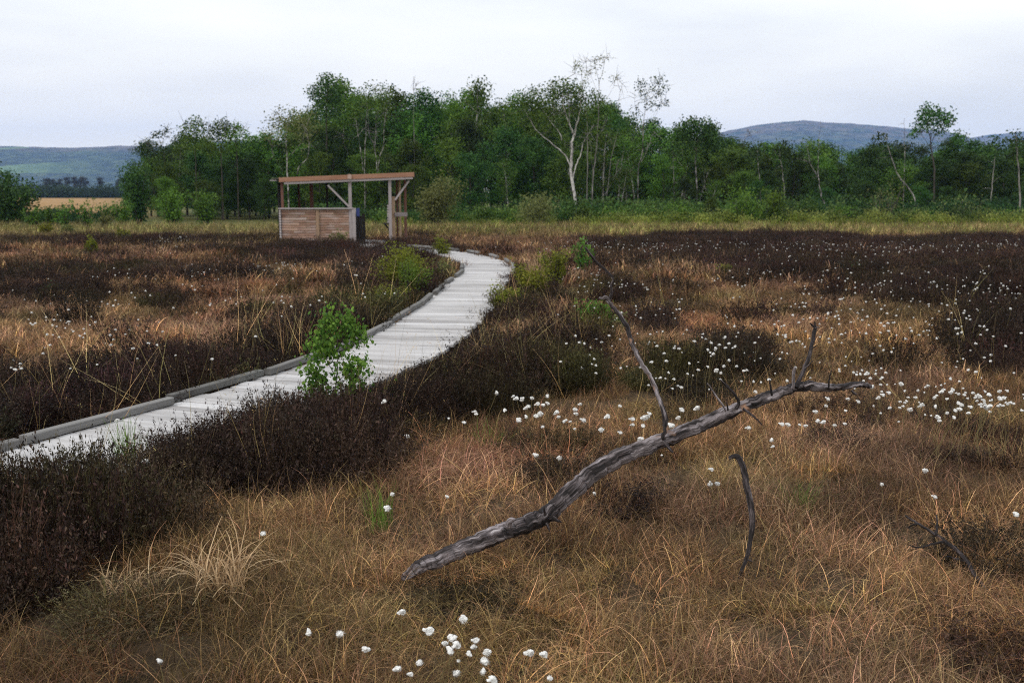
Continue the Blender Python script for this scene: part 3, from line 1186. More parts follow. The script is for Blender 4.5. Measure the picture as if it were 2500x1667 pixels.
hut = empty('shelter', (hx(780), HY, 0))
tag(hut, 'open sided wooden shelter with boarded front and sloping roof beside the boardwalk', 'shelter')
HO = Vector((hx(780), HY, 0))


def hbuild(mb, name, mat, parent=None):
    o = mb.build(name, M[mat], parent or hut)
    for v in o.data.vertices:
        v.co -= HO
    return o


xl, xm, xr = hx(691), hx(779), hx(862)
zt, zb = hz(508), .06
for name_x in ((xl + .035, xm - .055), (xm + .055, xr - .02)):
    bd = MB()
    nb = 13
    bh = (zt - .05 - zb) / nb
    for i in range(nb):
        # lapped boards: each leans out a little at its foot, in two lengths with butt joints
        x0_, x1_ = name_x
        cut = x0_ + (x1_ - x0_) * random.uniform(.25, .75)
        for (a_, b_) in ((x0_, cut - .002), (cut + .002, x1_)):
            bd.box(((a_ + b_) / 2, HY - .012, zb + bh * (i + .5)), (b_ - a_, .022, bh * .90), Matrix.Rotation(R(-9), 3, 'X'), random.uniform(.25, .8), .003)
    hbuild(bd, 'board_panel', 'larch')
b = MB()
b.box((xm + .0, HY - .035, (zt + zb) / 2 - .03), (.10, .05, zt - zb - .05), None, .4)
hbuild(b, 'cover_strip', 'tanwood')
b = MB()
b.box(((xl + xr) / 2, HY - .02, zt - .018), (xr - xl + .1, .15, .045), None, .62)
hbuild(b, 'handrail', 'greywood')
b = MB()
for i in range(13):
    b.box((xl - .012, HY - .01, zb + bh * (i + .5)), (.055, .10, bh * .82), Matrix.Rotation(R(-9), 3, 'X'), random.uniform(.7, .95), .004)
hbuild(b, 'corner_blocks', 'greywood')


def roof_z(x):
    return np.interp(x, [hx(691), hx(1013)], [hz(434.5), hz(420.5)])


RB = HY + 2.1   # back edge of the roof
# posts
def post(px, y, w, mat, z1=None, z0=-.1, d=None, tone=.5):
    b = MB()
    x = hx(px, y) if y > 100 else (px - 1250) / F * y
    b.box((x, y, (z0 + (z1 if z1 else roof_z(x) - .14)) / 2), (w, d or w, (z1 if z1 else roof_z(x) - .14) - z0), None, tone)
    return hbuild(b, 'post', mat)


post(698, HY + .12, .085, 'redwood', tone=.75)
post(858, HY + .01, .105, 'greywood', tone=.6, d=.11)
post(954, HY + .01, .10, 'greywood', tone=.6)
post(756, RB - .1, .075, 'redwood', tone=.4)
post(782, RB - .5, .115, 'redwood', tone=.7)
post(823, RB - .1, .075, 'darkwood', tone=.7)
post(967, HY + .5, .11, 'tanwood', tone=.65, z1=hz(480))
post(986, RB - .6, .07, 'redwood', tone=.5)
post(987, HY + .9, .07, 'tanwood', tone=.75)
post(1003, HY + 1.2, .085, 'redwood', tone=.95)
# broad pale end board of the front
b = MB()
b.box((hx(866), HY - .062, (hz(508) + .02) / 2), (.115, .03, hz(508) - .02), None, .68)
b.box((hx(866), HY - .055, hz(508) - .09), (.13, .05, .18), None, .8)
hbuild(b, 'end_board', 'greywood')
# roof
xa, xb = hx(691), hx(1013)
th = math.atan2(roof_z(xb) - roof_z(xa), xb - xa)
MR = Matrix.Rotation(-th, 3, 'Y')
Lr = math.hypot(xb - xa, roof_z(xb) - roof_z(xa))
cz = (roof_z(xa) + roof_z(xb)) / 2
b = MB()
b.box(((xa + xb) / 2 - .12, (HY + RB) / 2 + .02, cz - .03), (Lr + .25, RB - HY + .2, .05), MR, .5)
hbuild(b, 'roof', 'felt')
xj = hx(858)
for (x0_, x1_) in ((xa, xj - .055), (xj + .055, xb)):
    b = MB()
    zz0, zz1 = roof_z(x0_), roof_z(x1_)
    b.box(((x0_ + x1_) / 2, HY - .13, (zz0 + zz1) / 2 - .07), (x1_ - x0_, .028, .145), MR, .6)
    hbuild(b, 'fascia', 'fascia')
b = MB()
b.box((xj, HY - .15, roof_z(xj) - .055), (.13, .05, .15), None, .9)
hbuild(b, 'fascia_joint', 'larch')
b = MB()
b.box(((xa + xb) / 2 + .06, HY - .09, cz - .18), (Lr - .2, .06, .075), MR, .7)
hbuild(b, 'eaves_beam', 'greywood')
b = MB()
b.box((xb - .015, (HY + RB) / 2, roof_z(xb) - .07), (.03, RB - HY + .1, .15), None, .6)
hbuild(b, 'fascia', 'fascia')
b = MB()
b.box((xa - .22, RB - .2, roof_z(xa) - .07), (.5, .25, .03), None, .8)
hbuild(b, 'eaves_board', 'greywood')
# braces
b = MB()
b.beam((hx(855), HY - .03, hz(505)), (hx(805), HY - .03, hz(452)), .045, .06, .7)
hbuild(b, 'brace', 'greywood')
b = MB()
b.beam((hx(966), HY + .03, hz(489)), (hx(1001), HY + .03, hz(441)), .045, .06, .7)
hbuild(b, 'brace', 'greywood')
# dark left side wall, shadow put into its colour; return wall by the entrance
b = MB()
for i in range(12):
    b.box((xl - .06, HY + 1.07, .08 + i * .168), (.022, 2.05, .162), Matrix.Rotation(R(-4), 3, 'Y'), random.uniform(.3, .6), .003)
hbuild(b, 'side_wall', 'darkwood')
b = MB()
ye = HY + .30
for (pa, pb, pt) in ((871, 888.6, 528), (888.8, 896, 522)):
    b.box(((hx(pa, ye) + hx(pb, ye)) / 2, ye, (hz(pt, ye) + .0) / 2), (hx(pb, ye) - hx(pa, ye), .03, hz(pt, ye)), None, .4)
hbuild(b, 'entrance_wall', 'darkwood')
b = MB()
b.box((hx(875.5), HY + .27, hz(519)), (.11, .05, .27), None, .5, .03)
hbuild(b, 'notice', 'blue')
# slatted seat and ledge at the right end
b = MB()
for i in range(7):
    b.box((hx(948) + .01, HY + .25, hz(543) + i * .088), (.055, .1, .07), None, .8, .012)
hbuild(b, 'seat_back', 'greywood')
b = MB()
b.box((hx(946), HY + .2, hz(547)), (.26, .42, .04), None, .45)
b.beam((hx(941), HY + .2, hz(549)), (hx(952), HY + .2, hz(563)), .05, .05, .3)
hbuild(b, 'seat', 'darkwood')
b = MB()
b.box((hx(981), HY + .42, hz(525)), (.42, .10, .135), None, .42)
hbuild(b, 'ledge', 'greywood')
b = MB()
for i in range(14):
    b.box((xl + .3 + i * .29, (HY + RB) / 2 + .1, .05), (.285, RB - HY, .04), None, random.uniform(.4, .7))
hbuild(b, 'floor', 'deck')

hut.rotation_euler = (0, 0, R(8))

# ------------------------------------------------------------------ dead branches
def branch_pts(px, Y0, Y1, n=8, wob=.0, seed=0):
    rng = np.random.default_rng(seed)
    k = len(px)
    P3 = []
    L = [0]
    for i in range(1, k):
        L.append(L[-1] + math.hypot(px[i][0] - px[i - 1][0], px[i][1] - px[i - 1][1]))
    for i, p in enumerate(px):
        Y = Y0 + (Y1 - Y0) * L[i] / L[-1]
        P3.append(np.array(at(p[0], p[1], Y)))
    c = catmull(P3, n)
    if wob:
        c = c + np.cumsum(rng.normal(0, wob, c.shape), 0) * .3 + rng.normal(0, wob, c.shape) * .5
    return c


def rads(r, n):
    return np.interp(np.linspace(0, 1, n), np.linspace(0, 1, len(r)), r)


def pxr(w2352, Y):      # half of a photo width at distance Y
    return w2352 * S / F * Y / 2 * .95


dead = empty('dead_branch', at(945, 1312, 4.02))
tag(dead, 'long bare grey dead branch lying raised across the grass with two upright side branches', 'dead branch')


def stick(name, root, px, Y0, Y1, wid, mat='bark_dead', sides=10, wob=.0, seed=0, tone=.5, rough=.18, n=8):
    b = MB()
    p = branch_pts(px, Y0, Y1, n, wob, seed)
    r = rads([pxr(w_, Y0 + (Y1 - Y0) * i / (len(wid) - 1)) for i, w_ in enumerate(wid)], len(p))
    b.tube(p, r, sides, True, tone, rough, seed)
    o = b.mesh(name, M[mat], True)
    ob = link(name, o, root)
    off = Vector(root.location)
    co = np.zeros(len(o.vertices) * 3)
    o.vertices.foreach_get('co', co)
    co = co.reshape(-1, 3) - np.array(off)
    o.vertices.foreach_set('co', co.ravel())
    return ob


MAIN = [(925, 1326), (960, 1303), (1010, 1285), (1085, 1250), (1150, 1222), (1205, 1206), (1255, 1182), (1300, 1142), (1350, 1097), (1405, 1062), (1470, 1033), (1530, 1010),
        (1590, 985), (1650, 957), (1710, 932), (1765, 910), (1810, 896), (1850, 891), (1900, 895), (1950, 892), (1999, 893)]
stick('main_limb', dead, MAIN, 4.08, 5.15, [16, 33, 42, 44, 42, 41, 44, 43, 42, 40, 38, 36, 33, 31, 29, 27, 25, 24, 19, 17, 9], sides=28, wob=.0042, seed=3, tone=.515, rough=.42, n=12)


def dY(u):
    return 4.0 + (u - 925) / (1999 - 925) * 1.15


stick('side_branch', dead, [(1524, 1008), (1529, 965), (1519, 915), (1500, 868), (1478, 825), (1458, 788), (1442, 748), (1421, 712), (1399, 688)], dY(1524), 4.95,
      [11, 13, 11, 10.5, 11, 10.5, 11, 10, 8.5], sides=14, wob=.0035, seed=5, tone=.5, rough=.3)
stick('twig', dead, [(1398, 690), (1405, 672), (1404, 655), (1408, 640), (1392, 622), (1372, 602), (1358, 585), (1346, 569)], 4.95, 4.9, [9, 7, 6, 6.5, 6.5, 7, 7, 5], sides=8, wob=.0012, seed=6, tone=.28)
stick('twig', dead, [(1400, 690), (1390, 683), (1384, 686), (1376, 684)], 4.95, 4.93, [10, 9, 8, 5], sides=8, seed=7, tone=.6)
stick('side_branch', dead, [(1828, 890), (1836, 872), (1848, 845), (1860, 810), (1867, 775), (1871, 748)], dY(1828), 5.15, [15, 11, 9.5, 9.5, 9.5, 8], sides=12, wob=.0018, seed=8, tone=.32)
for i, (px, wd, tn) in enumerate([
        ([(1870, 752), (1864, 745), (1860, 741)], [5, 4, 2], .3), ([(1871, 752), (1872, 743), (1871, 738)], [5, 4, 2], .3), ([(1871, 755), (1877, 752), (1881, 751)], [5, 3, 2], .5),
        ([(1863, 800), (1872, 796), (1876, 792)], [5, 3, 2], .3), ([(1848, 846), (1858, 838), (1866, 828)], [4, 3, 2], .4),
        ([(1690, 940), (1697, 925), (1688, 908), (1672, 890), (1654, 872)], [9, 8, 7, 6, 4], .45), ([(1668, 945), (1660, 930), (1645, 910), (1634, 893), (1624, 880)], [6, 5, 4, 3, 2], .5),
        ([(1823, 893), (1823, 872), (1823, 855), (1826, 843)], [7, 8, 9, 7], .7), ([(1773, 908), (1770, 890), (1768, 872)], [6, 5, 3], .35), ([(1903, 893), (1905, 870), (1910, 850)], [5, 4, 3], .3),
        ([(1706, 938), (1722, 950), (1738, 963), (1751, 977)], [7, 6, 4, 3], .3), ([(1672, 942), (1671, 930), (1670, 922)], [5, 4, 3], .3), ([(1955, 896), (1962, 903), (1968, 905)], [7, 6, 4], .4),
        ([(1252, 1182), (1250, 1172), (1249, 1166)], [9, 6, 3], .25), ([(1270, 1188), (1282, 1196), (1290, 1199)], [12, 8, 3], .3), ([(1528, 1020), (1538, 1030), (1546, 1040)], [10, 8, 4], .25),
        ([(1168, 1208), (1172, 1195), (1185, 1192)], [20, 16, 6], .8), ([(1255, 1200), (1260, 1212), (1262, 1219)], [9, 6, 3], .25), ([(1848, 888), (1862, 882), (1874, 882)], [7, 5, 3], .7)]):
    stick('twig', dead, px, dY(px[0][0]), dY(px[0][0]) - .02, wd, sides=7, wob=.0008, seed=20 + i, tone=tn, rough=.2)

hook = empty('hooked_stick', at(1697, 1335, 4.15))
tag(hook, 'dark hooked dead stick standing upright out of the grass below the dead branch', 'dead stick')
stick('stem', hook, [(1690, 1350), (1703, 1310), (1716, 1280), (1724, 1240), (1728, 1200), (1724, 1160), (1716, 1120), (1710, 1088), (1704, 1066), (1695, 1050), (1686, 1047), (1673, 1052)], 4.12, 4.35,
      [8, 9, 10, 11, 15, 17, 17, 15, 15, 15, 12, 9], sides=14, wob=.001, seed=50, tone=.42)
stick('twig', hook, [(1716, 1285), (1724, 1287), (1729, 1291)], 4.18, 4.17, [5, 4, 2], sides=6, seed=51, tone=.3)

thin = empty('bare_twiggy_branch', at(2290, 1385, 3.8))
tag(thin, 'thin dark twiggy dead branch slanting out of the grass at bottom right', 'dead branch')
stick('stem', thin, [(2312, 1402), (2290, 1378), (2262, 1352), (2238, 1320), (2222, 1290), (2195, 1262), (2168, 1243), (2140, 1222), (2110, 1203), (2082, 1187)], 3.8, 4.3, [11, 12, 12, 11, 10, 10, 9, 7, 6, 4], sides=9, wob=.0015, seed=53, tone=.3)
for i, px in enumerate([[(2168, 1243), (2140, 1250), (2112, 1257), (2088, 1252)], [(2110, 1203), (2095, 1205), (2086, 1212)], [(2222, 1290), (2195, 1282), (2172, 1276)], [(2150, 1228), (2152, 1200), (2150, 1182)], [(2262, 1352), (2244, 1350), (2220, 1330)]]):
    stick('twig', thin, px, 4.1, 4.15, [6, 4.5, 3], sides=6, wob=.001, seed=60 + i, tone=.25)
pale_s = empty('bleached_stick', at(1990, 1556, 3.45))
tag(pale_s, 'small bleached forked stick lying in the grass at the bottom edge', 'dead stick')
stick('stem', pale_s, [(1965, 1545), (1990, 1547), (2015, 1553), (2034, 1558)], 3.45, 3.46, [5, 6, 5, 4], sides=8, seed=70, tone=1.0)
stick('twig', pale_s, [(1982, 1546), (1992, 1556), (2000, 1568)], 3.45, 3.42, [6, 6, 5], sides=8, seed=71, tone=1.0)
pale_s = empty('bleached_stick', at(1860, 1562, 3.42))
tag(pale_s, 'short bleached straight stick in the grass, left of the forked one', 'dead stick')
stick('stem', pale_s, [(1842, 1545), (1858, 1552), (1876, 1564)], 3.42, 3.42, [4, 5, 4], sides=8, seed=72, tone=1.0)

# ------------------------------------------------------------------ trees


def limb_path(rng, p, d, L, n, bend=.25, grav=0.0):
    pts = [np.array(p, float)]
    d = np.array(d, float)
    d /= np.linalg.norm(d)
    for i in range(n):
        d = d + rng.normal(0, bend, 3) / n * 1.6 + np.array([0, 0, grav]) / n
        d /= np.linalg.norm(d)
        pts.append(pts[-1] + d * L / n)
    return np.array(pts)


def leaves_at(rng, centers, per, spread, size):
    C = np.repeat(np.asarray(centers), per, 0)
    C = C + np.clip(rng.normal(0, spread, C.shape), -1.5 * spread, 1.5 * spread)
    v, f = quads(rng, C, size, .2, .62)
    # tone: clump tone plus leaf tone
    ct = np.repeat(rng.beta(1.5, 2, len(centers)), per)
    tn = np.clip(ct * .75 + rng.uniform(-.15, .35, len(C)), 0, 1)
    return v, f, np.repeat(tn, 4)


def tree_meshes(seed, H=8.0, crown0=.18, width=.30, nl=30, per=22, leaf=.17, bark='bark', leafm='leaf_dark', up=.75, trunk_r=.10, top=1.0, spread=.25):
    rng = np.random.default_rng(seed)
    b = MB()
    tp = limb_path(rng, (0, 0, -.3), (rng.normal(0, .05), rng.normal(0, .05), 1), H * .96 + .3, 9, .12, .05)
    b.tube(tp, np.interp(np.linspace(0, 1, 10), [0, .1, 1], [trunk_r * 1.25, trunk_r, .018]), 7, False, .55, 0, seed)
    cent = []
    for i in range(nl):
        f = crown0 + (1 - crown0) * (i + rng.uniform(0, 1)) / nl
        k = f * 9
        i0 = min(int(k), 8)
        p = tp[i0] * (1 - (k - i0)) + tp[i0 + 1] * (k - i0)
        g = (f - crown0) / (1 - crown0)
        prof = (math.sin(math.pi * min(1, g * .78 + .2)) ** .7) * (1 if g < .85 else top)
        L = width * H * prof * rng.uniform(.35, 1.3)
        a = i * 2.4 + rng.normal(0, .4)
        lp = limb_path(rng, p, (math.cos(a), math.sin(a), up * rng.uniform(.5, 1.3)), L, 4, .4, .1)
        b.tube(lp, np.linspace(max(.012, trunk_r * .42 * (1 - f * .7)), .007, 5), 4, False, .5, 0, seed + i)
        for q in (.45, .7, .9, 1.0):
            kk = q * 4
            j = min(int(kk), 3)
            c = lp[j] * (1 - (kk - j)) + lp[j + 1] * (kk - j)
            cent.append(c)
            for _ in range(2):
                cent.append(c + rng.normal(0, .30, 3) * np.array([1, 1, .75]) * (H / 8))
    cent.append(tp[-1])
    cent = np.array(cent)
    cent = cent[cent[:, 2] > .25]
    v, f, tn = leaves_at(rng, cent, per, spread * H / 8, leaf)
    return b.mesh('trunk', M[bark], True), mesh_np('crown', v, f, [M[leafm]], None, {'tone': tn})


def plant_tree(name, meshes, loc, rz, scl, label, cat='tree', group=None, parts=('trunk', 'crown')):
    r = empty(name, loc)
    r.rotation_euler = (0, 0, rz)
    r.scale = scl if hasattr(scl, '__len__') else (scl,) * 3
    for nm, me in zip(parts, meshes):
        o = bpy.data.objects.new(nm, me)
        COL.objects.link(o)
        o.parent = r
    return tag(r, label, cat, group)


DENSE_D = [tree_meshes(200 + i, crown0=.10, width=.31 + .03 * (i % 3), leafm='leaf_dark') for i in range(4)]
DENSE_M = [tree_meshes(220 + i, crown0=.10, width=.30 + .03 * (i % 3), leafm='leaf_mid') for i in range(4)]
OLIVE_T = [tree_meshes(240 + i, crown0=.14, width=.27, leafm='leaf_bright', per=12) for i in range(2)]
AIRY = [tree_meshes(260 + i, crown0=.36, width=.23, nl=19, per=9, leafm='leaf_mid', bark='birch', trunk_r=.075, up=1.1, spread=.22) for i in range(3)]
AIRY_D = [tree_meshes(280 + i, crown0=.5, width=.23, nl=15, per=10, leafm='leaf_dark', bark='birch', trunk_r=.07, up=1.0, spread=.22) for i in range(2)]

SKYLINE = [(-140, 380), (-60, 395), (240, 470), (285, 410), (340, 345), (440, 312), (520, 315), (600, 308), (660, 262), (750, 215), (800, 225), (880, 228), (930, 250), (960, 205),
           (1000, 205), (1060, 212), (1100, 204), (1160, 215), (1220, 225), (1290, 215), (1350, 225), (1420, 240), (1480, 275), (1530, 295), (1580, 300), (1620, 285), (1660, 310),
           (1720, 332), (1780, 340), (1880, 342), (1960, 342), (2030, 334), (2060, 332), (2140, 338), (2200, 336), (2300, 334), (2352, 324), (2500, 320), (2800, 335)]
REGION = [(330, 'edge of the wood beside the tan field', 'young trees at the edge of the tan field'), (620, 'left shoulder of the wood, left of the shelter', 'trees left of the shelter'),
          (980, 'wood rising behind the wooden shelter', 'trees behind the shelter'), (1240, 'tall middle of the wood, left of the white forked birch', 'trees in the tall middle of the wood'),
          (1450, 'wood behind the white forked birch', 'trees behind the forked birch'), (1680, 'wood between the forked birch and the blue hill', 'trees right of the forked birch'),
          (2050, 'low wood under the rounded blue hill', 'trees under the blue hill'), (9999, 'dark right-hand end of the wood', 'trees at the right end of the wood')]
random.seed(21)
rows = [(59, 2.6, .55), (62, 2.3, .74), (66, 2.2, .92), (70, 2.1, 1.03), (75, 2.3, .99), (81, 2.6, .95), (88, 2.6, .9)]
for ri, (Yr, sp, hf) in enumerate(rows):
    hw = (1250 / F / CP) * Yr + 3
    x = -hw
    while x < hw + 2:
        X = x + random.uniform(-.7, .7)
        Y = Yr + random.uniform(-1.8, 1.8)
        u = float(proj(np.array(X), np.array(Y), 0.)[0])
        x += sp * random.uniform(.8, 1.25) * (.72 if u > 1480 and ri in (2, 3, 4) else 1.0)
        if u < (300 if ri < 3 else 330) or u > 2430:
            continue
        v = np.interp(u, [p[0] for p in SKYLINE], [p[1] for p in SKYLINE])
        Hh = at(u, v, Y).z * hf * random.uniform(.80, 1.03)
        if ri == 3:
            Hh *= random.choice((1.0, 1.05, 1.0, .92))
        if Hh < 1.0:
            continue
        rg = next(r for r in REGION if u < r[0])
        darkside = u > 1450 or u < 620
        if ri < 4 and random.random() < (.14 if darkside else .22):
            ms, kn = random.choice(AIRY), 'airy pale-stemmed birch in the '
        elif (930 < u < 1130 or 1330 < u < 1400) and ri in (1, 2, 3) and random.random() < .6:
            ms, kn = random.choice(OLIVE_T), 'bright yellow-green tree in the '
        elif random.random() < (.7 if u > 1650 else .5 if darkside else .3):
            ms, kn = random.choice(DENSE_D), 'dense dark tree in the '
        else:
            ms, kn = random.choice(DENSE_M), 'dense green tree in the '
        k = Hh / 8.0
        wv = random.uniform(.85, 1.15) * max(.72, min(1.3, .55 + .45 / max(k, .3)))
        plant_tree('broadleaf_tree' if 'dense' in kn or 'bright' in kn else 'birch_tree', ms, (X, Y, 0), random.uniform(0, 6.28), (k * wv, k * wv, k), kn + rg[1], 'tree', rg[2])


def custom_tree(name, label, Y, limbs, leafc, leafm, bark='birch', per=14, spread=.2, leaf=.14, seed=1, tone=.62, depth=.8):
    """limbs: list of (pixel polyline in source-photo coordinates, r0, r1); leafc: list of (x, y, rx, ry, count)"""
    rng = np.random.default_rng(seed)
    base = at(limbs[0][0][0][0] / S, limbs[0][0][0][1] / S, Y)
    base.z = 0.0
    b = MB()
    ends = []
    for li, (px, r0, r1) in enumerate(limbs):
        off = 0 if li == 0 else rng.uniform(-depth, depth)
        pts = []
        for i, p in enumerate(px):
            q = at(p[0] / S, p[1] / S, Y + off * i / max(1, len(px) - 1))
            if li == 0 and i == 0:
                q.z = -.3
            pts.append(np.array(q - base))
        c = catmull(pts, 4)
        c = c + rng.normal(0, .014, c.shape)
        b.tube(c, np.linspace(r0, r1, len(c)) * (.72 if seed == 401 else .5), 7, False, tone - .06 if seed == 401 else tone - .26, 0, seed + li)
        ends.append(c)
        # fine twigs off the outer half
        for _ in range(9 if li else 4):
            i = rng.integers(len(c) // 2, len(c))
            dd = rng.normal(0, .7, 3) + np.array([0, 0, .45])
            tw = limb_path(rng, c[i], dd, rng.uniform(.35, .9), 3, .4, -.2)
            b.tube(tw, [.014, .010, .007, .004], 3, False, tone - .25, 0, seed + li)
    cen = []
    for (x, y, rx, ry, n) in leafc:
        for _ in range(n):
            a, rr = rng.uniform(0, 6.28), math.sqrt(rng.uniform(0, 1))
            q = at((x + rx * rr * math.cos(a)) / S, (y + ry * rr * math.sin(a)) / S, Y + rng.normal(0, depth * .8))
            cen.append(np.array(q - base))
    cen = np.array(cen)
    v, f, tn = leaves_at(rng, cen, per, spread, leaf)
    r = empty(name, base)
    link('trunk', b.mesh('trunk', M[bark], True), r)
    link('crown', mesh_np('crown', v, f, [M[leafm]], None, {'tone': tn}), r)
    return tag(r, label, 'tree')


def z5(l):
    return [(1250 + x * .287, 120 + y * .287) for x, y in l]


def z4(l):
    return [(1600 + x * .3827, 200 + y * .3827) for x, y in l]


def z3(l):
    return [(800 + x * .3827, 100 + y * .3827) for x, y in l]


def z2(l):
    return [(x * .3827, 150 + y * .3827) for x, y in l]


def c5(x, y, rx, ry, n):
    return (1250 + x * .287, 120 + y * .287, rx * .287, ry * .287, n)


def c4(x, y, rx, ry, n):
    return (1600 + x * .3827, 200 + y * .3827, rx * .3827, ry * .3827, n)


def c3(x, y, rx, ry, n):
    return (800 + x * .3827, 100 + y * .3827, rx * .3827, ry * .3827, n)


def c2(x, y, rx, ry, n):
    return (x * .3827, 150 + y * .3827, rx * .3827, ry * .3827, n)


custom_tree('birch_tree', 'tall white forked birch with dark banded base standing alone in front of the wood', 55.5,
            [(z5([(558, 1520), (548, 1400), (533, 1260), (516, 1140), (502, 1050), (505, 960), (512, 860), (510, 790), (530, 735)]), .125, .085),
             (z5([(530, 735), (492, 645), (458, 555), (436, 470), (428, 390)]), .075, .025), (z5([(530, 735), (552, 640), (576, 540), (584, 450), (572, 370)]), .07, .022),
             (z5([(492, 645), (488, 560), (480, 470), (470, 400)]), .04, .015), (z5([(552, 640), (520, 560), (515, 490)]), .03, .012),
             (z5([(500, 1035), (480, 945), (440, 890), (370, 830), (275, 752), (200, 682), (150, 595), (105, 520)]), .06, .018),
             (z5([(425, 780), (405, 715), (345, 640), (308, 580), (230, 490)]), .04, .014), (z5([(520, 1100), (545, 990), (582, 900), (602, 805), (650, 725), (690, 650)]), .05, .016),
             (z5([(602, 805), (680, 900), (640, 780)])[:1] + z5([(640, 740), (700, 640)]), .025, .01)],
            [c5(440, 360, 140, 80, 60), c5(240, 430, 130, 90, 55), c5(120, 520, 90, 80, 40), c5(560, 450, 110, 100, 45), c5(330, 600, 200, 120, 40), c5(640, 650, 90, 110, 25), c5(680, 440, 60, 60, 20)],
            'leaf_mid', per=17, spread=.24, leaf=.13, seed=401)
custom_tree('birch_tree', 'very tall thin birch with almost leafless top just right of the forked birch', 57,
            [(z5([(684, 1420), (682, 1250), (690, 1080), (706, 950), (722, 780), (734, 620), (738, 480), (742, 360), (738, 265)]), .085, .028), (z5([(738, 265), (712, 170), (704, 85)]), .024, .008),
             (z5([(740, 300), (772, 190), (786, 100), (825, 70)]), .022, .007), (z5([(738, 480), (820, 400), (865, 310), (880, 250), (920, 250)]), .02, .006), (z5([(738, 440), (880, 480), (915, 380), (935, 300)]), .016, .006),
             (z5([(712, 780), (765, 690), (815, 590)]), .025, .01), (z5([(690, 1080), (660, 790), (640, 760)]), .02, .01), (z5([(740, 380), (680, 250), (660, 110)]), .018, .006)],
            [c5(705, 110, 40, 60, 12), c5(810, 90, 35, 30, 9), c5(880, 250, 55, 20, 10), c5(740, 200, 60, 60, 7)], 'leaf_olive', bark='bark_grey', per=5, spread=.15, leaf=.10, seed=402)
custom_tree('birch_tree', 'slim sparse birch top rising between the forked birch and the tall thin one', 58,
            [(z5([(640, 1350), (640, 1000), (640, 700), (625, 480), (605, 380), (598, 300), (588, 200), (570, 120)]), .06, .012), (z5([(605, 340), (560, 260), (530, 200), (535, 150)]), .014, .005),
             (z5([(600, 300), (640, 280), (632, 200), (650, 200)]), .014, .005), (z5([(588, 200), (610, 130), (650, 100)]), .012, .004)],
            [c5(570, 160, 50, 55, 16), c5(630, 200, 30, 15, 6), c5(625, 290, 35, 20, 7), c5(600, 330, 40, 60, 7)], 'leaf_olive', bark='bark_grey', per=6, spread=.14, leaf=.10, seed=403)
custom_tree('birch_tree', 'thin birch with loose speckled crown standing clear against the sky right of the forked birch', 58,
            [(z5([(1060, 1420), (1070, 1200), (1075, 1000), (1100, 920), (1115, 760), (1118, 640), (1130, 540), (1145, 420), (1170, 330)]), .075, .016), (z5([(1130, 560), (1050, 480), (1045, 360)]), .018, .006),
             (z5([(1140, 470), (1220, 380), (1270, 260)]), .018, .006), (z5([(1135, 520), (1230, 480), (1310, 460)]), .015, .006), (z5([(1100, 960), (1160, 840), (1200, 700)]), .03, .01)],
            [c5(1160, 370, 110, 90, 34), c5(1270, 330, 60, 70, 17), c5(1230, 260, 55, 25, 12), c5(1300, 460, 30, 20, 8), c5(1200, 490, 70, 20, 10), c5(1080, 300, 40, 40, 8), c5(1050, 540, 30, 40, 10)], 'leaf_dark', bark='birch', per=7, spread=.15, leaf=.12, seed=404)
custom_tree('birch_tree', 'round-headed birch with pale trunk at the left foot of the blue hill', 58,
            [(z4([(262, 870), (264, 740), (262, 640), (258, 520), (262, 420), (270, 330)]), .10, .04), (z4([(262, 450), (210, 360), (190, 290)]), .04, .012), (z4([(262, 430), (330, 350), (370, 300)]), .04, .012),
             (z4([(268, 870), (300, 700), (330, 590)]), .04, .012), (z4([(122, 820), (118, 640), (112, 450)]), .05, .02)],
            [c4(270, 320, 140, 80, 120), c4(200, 290, 60, 50, 40), c4(370, 380, 60, 90, 50), c4(180, 430, 90, 90, 40)], 'leaf_dark', per=14, spread=.22, leaf=.15, seed=405)
custom_tree('birch_tree', 'pale birch forking in a narrow V below the blue hill crest', 56,
            [(z4([(1092, 870), (1082, 800), (1062, 740), (1048, 660), (1040, 600), (1038, 500), (1044, 400), (1042, 340)]), .085, .02), (z4([(1036, 610), (1010, 560), (988, 520), (972, 440), (962, 395)]), .045, .014)],
            [c4(1010, 410, 60, 40, 30), c4(1070, 430, 40, 50, 18), c4(950, 430, 30, 30, 8)], 'leaf_mid', per=9, spread=.2, leaf=.13, seed=406)
custom_tree('birch_tree', 'leaning broken white birch trunk at the right side of the wood', 57,
            [(z4([(1690, 850), (1650, 740), (1600, 660), (1550, 600), (1512, 500), (1482, 410), (1470, 340)]), .08, .035)],
            [c4(1440, 370, 40, 30, 16), c4(1540, 420, 40, 30, 14)], 'leaf_dark', per=10, spread=.2, leaf=.14, seed=407)
custom_tree('dead_birch', 'thin bare white dead trunk poking above the wood left of the tall spreading tree', 62,
            [(z4([(1592, 700), (1590, 500), (1588, 380), (1589, 230)]), .05, .018)], [c4(1590, 500, 50, 40, 10)], 'leaf_dark', per=8, spread=.2, leaf=.14, seed=408)
